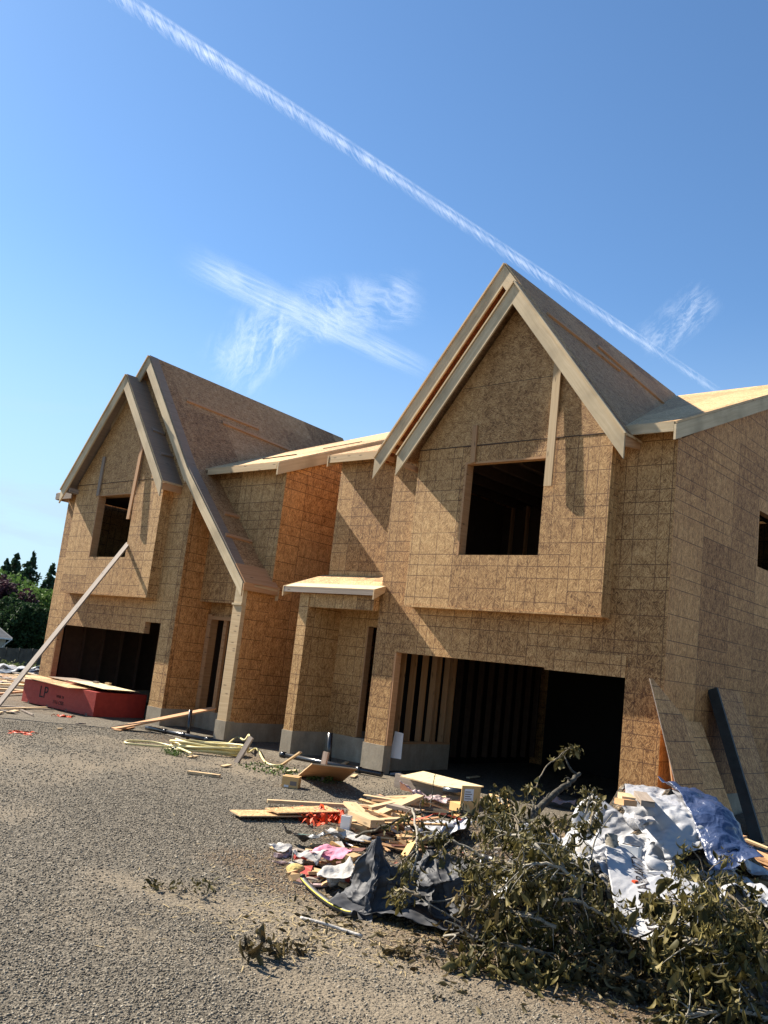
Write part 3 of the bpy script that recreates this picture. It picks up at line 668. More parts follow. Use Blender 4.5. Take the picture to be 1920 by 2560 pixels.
def gravel_mat():
    g = G('crushed_gravel'); p = g.pos()
    patch = g.noise(p, .32, 4, .6); patch2 = g.noise(p, 1.7, 4, .65)
    # three sizes of crushed stone
    d1, c1, p1 = g.vor(p, 34.); r1, _, _ = g.sep(c1)
    d2, c2, p2 = g.vor(p, 75.); r2, _, _ = g.sep(c2)
    fine = g.noise(p, 190., 3, .7)
    mid = g.noise(p, 13., 4, .75); v = r1 * .35 + r2 * .2 + fine * .2 + (mid - .5) * 1.1 + .12
    stone = g.ramp(v, [(.15, (.042, .036, .026)), (.45, (.105, .09, .068)), (.72, (.175, .152, .116)), (.95, (.285, .252, .20))])
    dust = g.ramp(fine * .5 + r2 * .3 + patch2 * .2, [(.2, (.135, .108, .074)), (.8, (.25, .205, .145))])
    pa = g.node('ShaderNodeAttribute', out=2, attribute_name='patch'); m = g.mr(pa + (patch2 - .5) * .5, .35, .85)
    col = g.mix(m * .8, stone, dust)
    # brown earth and straw around the rubbish heap
    px, py, _ = g.sep(p)
    def blob(cx, cy, rx, ry): return g.mr(g.vm('LENGTH', g.vm('MULTIPLY', g.vm('SUBTRACT', p, (cx, cy, 0.)), (1 / rx, 1 / ry, 0.))) + (patch2 - .5) * .9, .75, 1.15, 1., 0.)
    e = blob(-6.1, 6.4, 1.5, .75).f('MAXIMUM', blob(-3.6, 6.9, 2.2, 1.5)).f('MAXIMUM', blob(-15., 12., 2.6, .9) * .7).f('MAXIMUM', blob(-26., 15., 6.5, 7.) * .6)
    earth = g.ramp(fine * .6 + r2 * .4, [(.2, (.06, .038, .022)), (.7, (.16, .11, .065)), (.95, (.30, .23, .14))])
    col = g.mix(e * .85, col, earth)
    # dry grass and weeds far away
    far = g.mr(px, -30., -40., 0., 1.)
    wn = g.noise(p, 1.4, 5, .7)
    col = g.mix(far * .8, col, g.ramp(wn, [(.3, (.035, .045, .015)), (.55, (.10, .09, .045)), (.7, (.18, .145, .085))]))
    h = (d1 * -1. + 1.) * .8 + (d2 * -1. + 1.) * .4 + fine * .25
    g.bsdf(col, .92, g.bump(h, .9, .016), spec=.18); return g.mat
MAT['gravel'] = gravel_mat(); me.materials.append(MAT['gravel'])
# loose stones: one mesh, nobody could count them
def stones(n, lo, hi, sizes, name, seed, mat, lift=.1):
    rg = np.random.default_rng(seed)
    r = np.sqrt(rg.random(n) * (hi * hi - lo * lo) + lo * lo); az0 = math.atan2(-.668, .725)
    a = az0 + (rg.random(n) - .5) * 1.0
    x, y = r * np.sin(a), r * np.cos(a)
    # patchy cover
    pn = PATCH(x, y)
    keep = (rg.random(n) < np.clip(1.25 - 1.15 * pn, .22, 1)) & (y < 12.6); x, y = x[keep], y[keep]; n = len(x)
    s = sizes[0] + (sizes[1] - sizes[0]) * rg.random(n) ** 2.2
    base = np.array([(1, 0, 0), (0, 1, 0), (-1, 0, 0), (0, -1, 0), (0, 0, 1), (0, 0, -1), (.62, .62, .55), (-.62, .6, .5), (-.6, -.62, .55), (.62, -.6, .5)], float)
    fc = np.array([(0, 6, 9), (0, 1, 6), (1, 7, 6), (1, 2, 7), (2, 8, 7), (2, 3, 8), (3, 9, 8), (3, 0, 9), (4, 9, 6), (4, 6, 7), (4, 7, 8), (4, 8, 9), (5, 1, 0), (5, 2, 1), (5, 3, 2), (5, 0, 3)])
    V = base[None] * (1 + .55 * (rg.random((n, 10, 1)) - .5)) * np.stack([np.ones(n), .55 + .4 * rg.random(n), .4 + .35 * rg.random(n)], -1)[:, None] * s[:, None, None]
    q = rg.normal(size=(n, 4)) * np.array([1, .5, .5, 1]); q /= np.linalg.norm(q, axis=1)[:, None]; w_, i, j, k = q.T
    Rm = np.stack([1 - 2 * (j * j + k * k), 2 * (i * j - k * w_), 2 * (i * k + j * w_), 2 * (i * j + k * w_), 1 - 2 * (i * i + k * k), 2 * (j * k - i * w_), 2 * (i * k - j * w_), 2 * (j * k + i * w_), 1 - 2 * (i * i + j * j)], -1).reshape(n, 3, 3)
    V = np.einsum('nij,nvj->nvi', Rm, V); V[..., 0] += x[:, None]; V[..., 1] += y[:, None]; V[..., 2] += (GH(x, y) + s * lift)[:, None]
    F_ = (fc[None] + (np.arange(n) * 10)[:, None, None]).reshape(-1, 3)
    m = bpy.data.meshes.new(name); m.vertices.add(n * 10); m.vertices.foreach_set('co', V.astype(np.float32).ravel())
    m.loops.add(F_.size); m.loops.foreach_set('vertex_index', F_.astype(np.int32).ravel()); m.polygons.add(len(F_))
    m.polygons.foreach_set('loop_start', np.arange(0, F_.size, 3, dtype=np.int32)); m.polygons.foreach_set('loop_total', np.full(len(F_), 3, np.int32)); m.update()
    m.materials.append(mat); o = bpy.data.objects.new(name, m); COL.objects.link(o); o['kind'] = 'stuff'; return o
def stone_mat():
    g = G('stone_chips'); rnd = g.node('ShaderNodeNewGeometry', out=8); p = g.pos(); n = g.noise(p, 120., 2)
    c = g.ramp(rnd * .8 + n * .2, [(.05, (.075, .062, .045)), (.4, (.150, .128, .094)), (.75, (.228, .197, .148)), (1., (.38, .335, .26))])
    g.bsdf(c, .85, g.bump(n, .3, .002), spec=.25); return g.mat
MAT['stone'] = stone_mat()
o = stones(115000, 3.6, 7.6, (.0035, .0135), 'gravel', 3, MAT['stone']); tag(o, 'grey crushed gravel stones covering the yard in the foreground', 'gravel')
o = stones(85000, 7.6, 13., (.006, .016), 'gravel', 4, MAT['stone']); tag(o, 'grey crushed gravel further back towards the house fronts', 'gravel')

o = stones(75000, 13., 21., (.008, .020), 'gravel', 5, MAT['stone']); tag(o, 'grey crushed gravel far back beside the far house', 'gravel')
# ================================================================ things standing and lying on the site
def gp(px, py, dz=0.):
    """point of the ground seen at a pixel of the photograph"""
    z = 0.
    for _ in range(5):
        p = onZ(px, py, z + dz); z = gh(p.x, p.y)
    return Vector((p.x, p.y, z + dz))
def bar(name, p0, p1, w, h, mat, label=None, cat=None, group=None, up=(0, 0, 1), parent=None, roll=0):
    mb = MB(); mb.beam(p0, p1, w, h, up=up, roll=roll); o = mb.build(name, MAT[mat] if isinstance(mat, str) else mat, parent)
    if label: tag(o, label, cat, group)
    return o
def sheet(name, corners, th, mat, label=None, cat=None, group=None, parent=None, edge=None):
    """flat board from corner points, thickness along its normal"""
    c = [Vector(p) for p in corners]; n = (c[1] - c[0]).cross(c[2] - c[0]).normalized()
    u = (c[1] - c[0]).normalized(); v = n.cross(u); o = (rng.random() * 9, rng.random() * 9)
    mb = MB(); uv = [((p - c[0]).dot(u) + o[0], (p - c[0]).dot(v) + o[1]) for p in c]
    mb.quad([p + n * th / 2 for p in c], 0, uv=uv); mb.quad([p - n * th / 2 for p in c][::-1], 0, uv=uv[::-1])
    for i in range(len(c)):
        j = (i + 1) % len(c); mb.quad([c[i] - n * th / 2, c[j] - n * th / 2, c[j] + n * th / 2, c[i] + n * th / 2], 1, uv=[uv[i], uv[j], (uv[j][0], uv[j][1] + th), (uv[i][0], uv[i][1] + th)])
    ob = mb.build(name, [MAT[mat], MAT[edge or mat]], parent)
    if label: tag(ob, label, cat, group)
    return ob

# --- brace plank from the ground into the far window
F0 = gp(-27, 1792); T0 = onY(322, 1357, 12.86)
bar('brace_plank', F0 + Vector((0, 0, .02)), T0, .15, .04, 'grey_wood', 'long weathered plank propped from the ground up into the far window', 'plank', up=(.3, -1, .6))
# --- stack of red sheathing boards
def red_mat(plainf=False):
    g = G('red_board_edges'); uv = g.uv(); x, y, _ = g.sep(uv)
    ob = g.obj(); ox, oy, oz = g.sep(ob)
    t = oz / .0285; fr = (t - t.f('ROUND')).f('ABSOLUTE'); k = t.f('ROUND')
    wn = g.node('ShaderNodeTexWhiteNoise', {'W': k}, out=0, noise_dimensions='1D')
    line = g.mr(fr, .38, .48, 0., 1.)
    n = g.noise(ob, 9., 3)
    c = g.mix(n, (.25, .024, .018), (.42, .048, .032)); c = g.mix(line * (wn * .6 + .2) * g.mr(g.noise(ob, 1.3, 2), .35, .6, .25, 1.), c, (.62, .20, .13)) if not plainf else c
    g.bsdf(c, .6, g.bump(fr * -1., .5, .004)); return g.mat
MAT['red_edges'] = red_mat(); MAT['red'] = red_mat(True)
MAT['ink'] = plain('black_ink', (.02, .012, .012), .7, bump=0)
FR = Vector((-20.06, 12.18, 0)); u = Vector((-1, -.05, 0)).normalized(); v = Vector((-u.y, u.x, 0)) * -1
if v.y < 0: v = -v
rs = thing('board_stack', 'low stack of red-edged sheathing boards in front of the far garage opening', 'board stack', tuple(FR))
mb = MB(); H_ = .585
bt = [FR, FR + u * 3.35, FR + u * 3.35 + v * 1.5, FR + v * 1.5]
for i in range(4):
    j = (i + 1) % 4; mb.quad([bt[i] + Vector((0, 0, .0)), bt[j] + Vector((0, 0, .0)), bt[j] + Vector((0, 0, H_)), bt[i] + Vector((0, 0, H_))], 0 if i == 0 else 1)
mb.quad([p + Vector((0, 0, H_)) for p in bt], 1); mb.quad([p + Vector((0, 0, .05)) for p in bt][::-1], 1)
mb.build('boards', [MAT['red_edges'], MAT['red']], rs)
for k in range(4):
    a = FR + u * (.3 + k * .9); bar('bearer', a + Vector((0, 0, .02)), a + v * 1.5 + Vector((0, 0, .02)), .09, .058, 'grey_wood', parent=rs)
def letters(text, size, origin, right, up_, mat, parent, name='printed_letters', th=.002):
    cu = bpy.data.curves.new(name, 'FONT'); cu.body = text; cu.size = size; cu.extrude = th; cu.align_x = 'LEFT'
    to = bpy.data.objects.new(name, cu); COL.objects.link(to)
    dg = bpy.context.evaluated_depsgraph_get(); m = bpy.data.meshes.new_from_object(to.evaluated_get(dg)); bpy.data.objects.remove(to)
    r, uu = Vector(right).normalized(), Vector(up_).normalized(); n = r.cross(uu)
    m.transform(Matrix(((r.x, uu.x, n.x, origin[0]), (r.y, uu.y, n.y, origin[1]), (r.z, uu.z, n.z, origin[2]), (0, 0, 0, 1))))
    m.materials.clear(); m.materials.append(mat); o = bpy.data.objects.new(name, m); COL.objects.link(o)
    if parent is not None:
        o.parent = parent; o.matrix_parent_inverse = Matrix.Translation(-parent.location) if parent.type == 'EMPTY' else Matrix.Identity(4)
    return o
out = -v * .004
p_ = FR + u * 2.55 + out; letters('LP', .42, (p_.x, p_.y, .20), -u, (0, 0, 1), MAT['ink'], rs)
p_ = FR + u * 1.72 + out; letters('WRB 24', .10, (p_.x, p_.y, .27), -u, (0, 0, 1), MAT['ink'], rs)
p_ = FR + u * 1.85 + out; letters('7/16 OSB', .13, (p_.x, p_.y, .11), -u, (0, 0, 1), MAT['ink'], rs)
# loose sheets lying on the stack
def flat(name, c, a, L, W, z, tilt, mat, label, edge=None, group=None):
    c = Vector(c); d = Vector((math.cos(a), math.sin(a), tilt[0])); e = Vector((-math.sin(a), math.cos(a), tilt[1])); c.z = z
    return sheet(name, [c, c + d * L, c + d * L + e * W, c + e * W], .014, mat, label, 'board', group, edge=edge)
flat('loose_sheet', FR + u * 3.75 - v * .12, -.03, 3.1, .75, H_ + .075, (-.018, .01), 'osb_roof_new', 'pale strand board strip lying along the front edge of the red stack', edge='pine')
flat('loose_sheet', FR + u * 3.0 + v * .45, .03, 2.9, .9, H_ + .12, (-.020, 0), 'ply', 'greenish sheet lying slanted across the back of the red stack', edge='pine')
flat('loose_sheet', FR + u * 1.75 + v * .22, -.02, 1.9, .9, H_ + .135, (-.022, -.01), 'ply_new', 'shorter pale sheet topmost on the right of the red stack', edge='black')
for k, (a_, b_) in enumerate(((1.3, .75), (1.05, .95))):
    p_ = FR + u * a_ + v * b_; bar('wood_block', p_ + Vector((0, 0, H_ + .165)), p_ + Vector((.15, .03, H_ + .165)), .09, .045, 'grey_wood' if k == 0 else 'pine', 'small offcut block lying on top of the red stack', 'wood block', 'blocks on the red stack')
# --- timber on the ground at far left
for i, (a_, b_, w_, m_) in enumerate((((-30, 1725), (88, 1733), .28, 'pine'), ((-30, 1717), (86, 1722), .22, 'ply_new'), ((20, 1712), (92, 1714), .16, 'pine'), ((-20, 1741), (60, 1737), .12, 'orange_wood'), ((-10, 1703), (22, 1704), .2, 'pine'))):
    P0, P1 = gp(*a_), gp(*b_); bar('timber', P0 + Vector((0, 0, .05 + .045 * (i % 3))), P1 + Vector((0, 0, .05 + .05 * (i % 2))), w_, .05, m_, 'long timber in the loose pile at the left edge, beyond the red stack', 'timber', 'timbers at the left edge')
for i, (a_, b_, w_) in enumerate((((0, 1768), (62, 1772), .12), ((-10, 1775), (115, 1772), .09), ((0, 1779), (40, 1786), .10), ((20, 1784), (42, 1780), .12), ((52, 1777), (82, 1791), .03), ((5, 1783), (-20, 1790), .06), ((105, 1776), (135, 1778), .03), ((142, 1826), (154, 1826), .05), ((190, 1813), (212, 1813), .05))):
    P0, P1 = gp(*a_), gp(*b_); bar('lath', P0 + Vector((0, 0, .03)), P1 + Vector((0, 0, .035)), w_, .025, 'pine' if i % 2 else 'grey_wood', 'thin lath on the gravel between the propped plank and the red stack', 'lath', 'laths near the red stack')
def strap(name, px, n, size, mat, label, cat, seed=0, dz=.02, w=.025, group=None):
    """tangled flat strap"""
    rg = random.Random(seed); c = gp(*px); mb = MB()
    for k in range(n):
        p = c + Vector((rg.gauss(0, size[0]), rg.gauss(0, size[1]), dz)); a = rg.random() * 6.28; pts = []
        for i in range(9):
            pts.append(p.copy()); a += rg.gauss(0, .8); p = p + Vector((math.cos(a), math.sin(a), 0)) * .05; p.z = max(gh(p.x, p.y) + .006, c.z + dz * .5 + rg.gauss(0, .4) * dz)
        L = []
        tw = rg.random() * 3
        for i, q_ in enumerate(pts):
            d = (pts[min(i + 1, 8)] - pts[max(i - 1, 0)]).normalized(); s_ = Vector((-d.y, d.x, math.sin(tw + i * .7) * .7)).normalized() * w
            L.append([q_ - s_, q_ + s_])
        mb.grid(L)
    o = mb.build(name, MAT[mat]); tag(o, label, cat, group); return o
MAT['orange'] = plain('orange_webbing', (.62, .075, .02), .55, .3)
MAT['teal'] = plain('teal_strap', (.08, .36, .33), .45)
strap('orange_webbing', (50, 1832), 11, (.20, .05), 'orange', 'orange webbing scrap on the gravel near the left edge', 'webbing', 3, .02, .018)
strap('orange_webbing', (163, 1792), 8, (.12, .06), 'orange', 'small orange strip on the gravel just before the red stack', 'webbing', 4, .03, .02)
# --- gangplank to the far entry door
P0, P1 = gp(282, 1822, .01), onZ(533, 1771, .585)
bar('gangplank', P0, P1, .28, .035, 'orange_wood', 'orange plank leading up from the gravel to the far entry doorway', 'plank')
bar('scrap_board', gp(292, 1826, .015), gp(330, 1817, .02), .14, .02, 'orange_wood', 'short board end beneath the foot of the orange gangplank', 'board')
# --- pipes
def pipe(name, pts, r, mat, label, cat='pipe', group=None, couplers=()):
    mb = MB(); mb.tube(pts, r, 14); o = mb.build(name, MAT[mat]); tag(o, label, cat, group)
    for t in couplers:
        a, b = Vector(pts[0]), Vector(pts[-1]); d = (b - a).normalized(); c = a + (b - a) * t
        m2 = MB(); m2.tube([c - d * .05, c + d * .05], r * 1.25, 14); m2.build('coupler', MAT[mat], o)
    return o
pipe('drain_pipe', [onZ(366, 1819, .06), onZ(560, 1857, .06)], .048, 'black_pipe', 'black drain pipe lying below the gangplank in front of the far entry', couplers=(.25, .5, .8))
pipe('drain_pipe', [gp(560, 1872, .04), gp(430, 1872, .03)], .030, 'black_pipe', 'thin black pipe in the trench behind the yellow hose coil')
pipe('drain_pipe', [onZ(703, 1886, .10), onZ(955, 1936, .07)], .050, 'black_pipe', 'black drain pipe lying below the porch towards the near garage', couplers=(.02, .78))
for i, (b_, t_, y_, lab) in enumerate((((471, 1836), (477, 1775), None, 'black pipe standing upright at the end of the gangplank'), ((640, 1840), (648, 1797), None, 'black pipe standing upright left of the porch pillar'), ((822, 1908), (826, 1832), None, 'black pipe standing upright against the concrete below the porch'))):
    P0 = gp(*b_); T = onY(t_[0], t_[1], P0.y); pipe('riser_pipe', [P0 - Vector((0, 0, .1)), T], .042 if i < 2 else .05, 'black_pipe', lab)
MAT['hose'] = plain('yellow_hose', (.70, .60, .28), .45, .12, spec=.5)
def hose():
    root_pts = []
    c = gp(520, 1882); a0 = math.atan2(.66, 1.); E = []
    ex = (gp(610, 1889) - gp(432, 1868)); ex.z = 0; R0 = ex.length / 2; ex.normalize(); ey = Vector((-ex.y, ex.x, 0)); c = (gp(610, 1892) + gp(432, 1870)) / 2
    mb = MB(); rg = random.Random(5)
    for k in range(9):
        o_ = Vector((rg.gauss(0, .05), rg.gauss(0, .05), 0)); r1, r2 = R0 * rg.uniform(.86, 1.03), R0 * rg.uniform(.50, .62); ph = rg.random() * 6; pts = []
        for i in range(41):
            t = 2 * math.pi * i / 40; p = c + o_ + ex * r1 * math.cos(t) + ey * r2 * math.sin(t) * 1.0
            p.z = gh(p.x, p.y) + .03 + .018 * k + .03 * math.sin(2 * t + ph); pts.append(p)
        mb.tube(pts, .020, 7, caps=False)
    o = mb.build('coil', MAT['hose'])
    h = thing('hose_coil', 'pale yellow hose lying in a loose coil before the far entry', 'hose', tuple(c)); o.parent = h; o.matrix_parent_inverse = Matrix.Translation(-h.location)
    def run(px, name='hose_end'):
        pts = [gp(x, y, z) for x, y, z in px]; out_ = []
        for i in range(len(pts) - 1):
            p0, p1, p2, p3 = pts[max(i - 1, 0)], pts[i], pts[i + 1], pts[min(i + 2, len(pts) - 1)]
            for k in range(6):
                t = k / 6; out_.append(.5 * ((2 * p1) + (-p0 + p2) * t + (2 * p0 - 5 * p1 + 4 * p2 - p3) * t * t + (-p0 + 3 * p1 - 3 * p2 + p3) * t ** 3))
        out_.append(pts[-1]); m2 = MB(); m2.tube(out_, .020, 7); m2.build(name, MAT['hose'], h)
    run([(560, 1868, .05), (590, 1858, .12), (612, 1843, .28), (622, 1839, .32), (624, 1852, .25), (622, 1866, .10), (640, 1886, .03), (662, 1904, .03), (690, 1914, .03), (712, 1910, .04)])
    run([(450, 1872, .06), (425, 1864, .03), (380, 1855, .03), (330, 1852, .03), (312, 1855, .03), (330, 1860, .03), (400, 1866, .03), (440, 1868, .06), (480, 1884, .08)])
hose()
# --- stakes and small boards
def stake(b, t, w_, h_, mat, label, lean=0.):
    P0 = gp(*b); T = onY(t[0], t[1], P0.y + lean); return bar('stake', P0 - Vector((0, 0, .05)), T, w_, h_, mat, label, 'stake', up=(0, -1, 0))
stake((588, 1906), (629, 1843), .11, .04, 'grey_wood', 'grey leaning stake beside the yellow hose coil', .15)
stake((800, 1952), (816, 1880), .11, .04, 'grey_wood', 'upright brown stake in front of the propped plywood piece', .05)
a_, b_, c_, d_ = gp(742, 1941), gp(856, 1953), onZ(893, 1922, .42), onZ(780, 1909, .42)
sheet('plywood_piece', [a_, b_, c_, d_], .018, 'orange_wood', 'tilted plywood piece propped behind the upright stake', 'plywood', edge='pine')
bar('lath', gp(702, 1914, .01), onZ(752, 1880, .38), .05, .025, 'pine', 'pale lath leaning up over the drain pipe', 'lath')
bar('scrap_board', gp(470, 1930, .03), gp(550, 1940, .03), .09, .04, 'pine', 'short lone board on the gravel below the yellow hose', 'board')
for i, (a_, b_) in enumerate((((470, 1893), (492, 1890)), ((555, 1916), (575, 1912)), ((669, 1921), (694, 1924)), ((846, 1916), (868, 1905)), ((880, 1943), (890, 1936)), ((712, 1928), (745, 1926)), ((1170, 1944), (1196, 1941)))):
    m_ = 'ply_new' if i in (2, 5, 6) else 'pine'; bar('wood_chip', gp(*a_, .02), gp(*b_, .03), .08, .02, m_, 'small pale offcut on the gravel between the hose and the porch', 'offcut', 'offcuts below the porch')
# --- cardboard box
MAT['cardboard'] = plain('cardboard', (.50, .33, .16), .85, .15); MAT['cardboard_new'] = plain('fresh_cardboard', (.62, .38, .15), .8, .1)
MAT['label'] = plain('paper_label', (.72, .72, .70), .7, .05); MAT['tape'] = plain('grey_print', (.20, .16, .13), .7)
def carton(base, ang, L, W, H, mat, label, sunk=0., lab=True):
    b = thing('cardboard_box', label, 'box', tuple(base)); ca, sa = math.cos(ang), math.sin(ang); ex, ey = Vector((ca, sa, 0)), Vector((-sa, ca, 0))
    mb = MB(); z0 = base.z - sunk; q_ = [base - ex * L / 2 - ey * W / 2, base + ex * L / 2 - ey * W / 2, base + ex * L / 2 + ey * W / 2, base - ex * L / 2 + ey * W / 2]
    q_ = [Vector((p.x, p.y, z0)) for p in q_]; mb.prism(q_, (0, 0, H)); mb.build('body', MAT[mat], b)
    mb = MB(); z = z0 + H + .001; m = [(q_[0] + q_[1]) / 2, (q_[2] + q_[3]) / 2]
    t = ex * .03; mb.prism([Vector((p.x, p.y, z)) for p in (q_[0] * .5 + q_[3] * .5 - ey * .03, q_[1] * .5 + q_[2] * .5 - ey * .03, q_[1] * .5 + q_[2] * .5 + ey * .03, q_[0] * .5 + q_[3] * .5 + ey * .03)], (0, 0, .001)); mb.build('tape', MAT['tape'], b)
    if lab:
        mb = MB(); o1 = q_[0] + ex * L * .5 - ey * .002; mb.prism([o1 + Vector((0, 0, H * .25)), o1 + ex * L * .4 + Vector((0, 0, H * .25)), o1 + ex * L * .4 + Vector((0, 0, H * .62)), o1 + Vector((0, 0, H * .62))], -ey * .002); mb.build('label', MAT['tape'], b)
        mb = MB(); o1 = q_[0] + ex * L * .15 - ey * .002; mb.prism([o1 + Vector((0, 0, .01)), o1 + ex * L * .28 + Vector((0, 0, .01)), o1 + ex * L * .28 + Vector((0, 0, H * .25)), o1 + Vector((0, 0, H * .25))], -ey * .002); mb.build('label', MAT['label'], b)
    return b
carton(gp(727, 1968), .62, .26, .22, .17, 'cardboard_new', 'closed cardboard box alone on the gravel beside the weeds')
# --- pale plywood on the ground before the near garage
P = [onZ(x_, y_, .26) for x_, y_ in ((1000, 1941), (1058, 1929), (1209, 1967), (1144, 1977))]
sheet('plywood_sheet', P, .02, 'ply_new', 'large pale plywood sheet lying in front of the near garage opening', 'plywood', edge='pine')
bar('timber', onZ(991, 1950, .13), onZ(1150, 1988, .13), .09, .22, 'grey_wood', 'brown timber on edge under the front of the pale plywood sheet', 'timber')
sheet('strand_board_piece', [gp(1222, 1985, .02), gp(1262, 1982, .03), gp(1278, 2022, .03), gp(1232, 2030, .02)], .012, 'osb_roof_new', 'bright strand board piece behind the drooping leaves, by the shadow edge', 'board', edge='pine')
sheet('paper_scrap', [gp(976, 1932, .01), gp(1004, 1930, .015), gp(998, 1936, .01), gp(974, 1936, .01)], .003, 'label', 'white paper scrap by the concrete pier of the near garage', 'paper')
# board leaning inside the near garage
sheet('white_board', [(-11.62, 13.55, .30), (-11.38, 13.62, .30), (-11.42, 13.66, .78), (-11.60, 13.62, .80)], .012, 'label', 'small white board leaning inside the near garage beside its left jamb', 'board')
# --- panels leaning on the right wall
def lean(ys, zs, zt, xw, xg, name, mat, label, th=.012, edge=None, dx=0.):
    k = (xg - xw) / zt
    return sheet(name, [(xg - k * z + dx, y, z) for y, z in zip(ys, zs)], th, mat, label, 'board', edge=edge)
lean((12.30, 13.10, 13.62, 12.76, 12.66), (.0, .0, 1.66, 2.28, 2.28), 2.3, -6.01, -5.06, 'leaning_panel', 'osb_side', 'pointed strand board offcut leaning on the near house corner', edge='grey_wood')
lean((12.98, 13.90, 14.52, 13.56), (.0, .0, 1.70, 1.70), 1.7, -5.99, -4.98, 'leaning_panel', 'osb_side', 'broad strand board panel leaning on the side wall nearest the rubbish', edge='grey_wood', dx=.03)
lean((14.45, 15.62, 16.2, 15.05), (.0, .0, 2.27, 2.27), 2.3, -6.01, -4.95, 'leaning_panel', 'osb_side', 'strand board panel leaning on the side wall at the right picture edge', edge='black')
MAT['dark_post'] = plain('dark_wet_beam', (.03, .034, .032), .6, .3)
bar('leaning_beam', (-4.93, 14.36, .05), (-5.98, 14.98, 2.25), .06, .17, 'dark_post', 'black beam propped along the left edge of the rightmost leaning panel', 'beam', up=(-1, 0, -.4))
bar('leaning_beam', (-5.45, 12.92, .0), (-6.0, 13.34, 1.9), .30, .02, 'orange_wood', 'orange brown plank leaning behind the pointed strand board offcut', 'plank', up=(1, 0, .4))
# ================================================================ the rubbish heap
def HP(x, y, smooth=False):
    """surface of the heap of small mixed rubbish"""
    x = np.asarray(x, float); y = np.asarray(y, float)
    def gs(cx, cy, sx, sy, h, rot=0.):
        c, s = math.cos(rot), math.sin(rot); u = (x - cx) * c + (y - cy) * s; v = -(x - cx) * s + (y - cy) * c
        return h * np.exp(-(np.abs(u / sx) ** 2.6 + np.abs(v / sy) ** 2.6))
    h = np.maximum.reduce([gs(-4.15, 9.05, 1.25, 1.0, .98), gs(-4.35, 7.5, 1.5, .85, .52), gs(-5.35, 6.75, .75, .6, .38), gs(-3.0, 8.7, 1.5, .8, .50, -.2), gs(-3.1, 7.4, 1.2, .7, .38), gs(-7.1, 8.6, 1.1, .75, .17, .4), gs(-6.15, 7.2, .8, .5, .15), gs(-6.2, 9.3, 1.1, .8, .36)])
    if smooth: return GH(x, y) - .03 + h
    n = .05 * np.sin(x * 7.1 + y * 3.3) * np.sin(y * 6.3 - x * 2.2) + .03 * np.sin(x * 15. + 1.) * np.sin(y * 13. + 2.)
    return GH(x, y) - .06 + h * (1.03 + n * 2.2) + n * np.clip(h * 4, 0, 1)
def hp(x, y): return max(float(HP(x, y)), gh(x, y))
def pp(px, py, dz=0.):
    """point of the heap surface seen at a pixel of the photograph (marching along the sight line)"""
    d = Vector(M3 @ _ray((px, py))).normalized(); o = Vector((0, 0, CAMZ)); t = 3.
    while t < 30:
        p = o + d * t
        if p.z - dz <= hp(p.x, p.y): return p
        t += .03
    return p
def spl(pts, n=8):
    out_ = []
    for i in range(len(pts) - 1):
        p0, p1, p2, p3 = pts[max(i - 1, 0)], pts[i], pts[i + 1], pts[min(i + 2, len(pts) - 1)]
        for k in range(n):
            t = k / n; out_.append(.5 * ((2 * p1) + (-p0 + p2) * t + (2 * p0 - 5 * p1 + 4 * p2 - p3) * t * t + (-p0 + 3 * p1 - 3 * p2 + p3) * t ** 3))
    return out_ + [pts[-1]]
def rub_mat():
    g = G('mixed_rubbish'); p = g.pos(); d, c, q_ = g.vor(p, 38.); r1, r2, r3 = g.sep(c); n = g.noise(p, 40., 4, .7)
    col = g.ramp(r1, [(0., (.05, .035, .022)), (.35, (.10, .075, .045)), (.5, (.17, .12, .07)), (.72, (.07, .065, .055)), (.90, (.30, .22, .13)), (.96, (.24, .22, .20)), (.99, (.30, .11, .07))], 'CONSTANT')
    col = g.mix(n, g.mix(.45, col, (.03, .022, .015)), col)
    g.bsdf(col, .85, g.bump(d * .7 + n * .6, 1., .03), spec=.2); return g.mat
MAT['rubbish'] = rub_mat()
mb = MB(); xs = np.arange(-8.6, -1.2, .06); ys = np.arange(5.6, 10.9, .06)
XX, YY = np.meshgrid(xs, ys, indexing='ij'); ZZ = HP(XX, YY)
mb.grid([[(XX[i, j], YY[i, j], ZZ[i, j]) for j in range(len(ys))] for i in range(len(xs))], smooth=False)
o = mb.build('rubbish', MAT['rubbish']); o['kind'] = 'stuff'; tag(o, 'fine mixed rubbish and soil filling the heap', 'rubbish')
print('heap', len(mb.f))

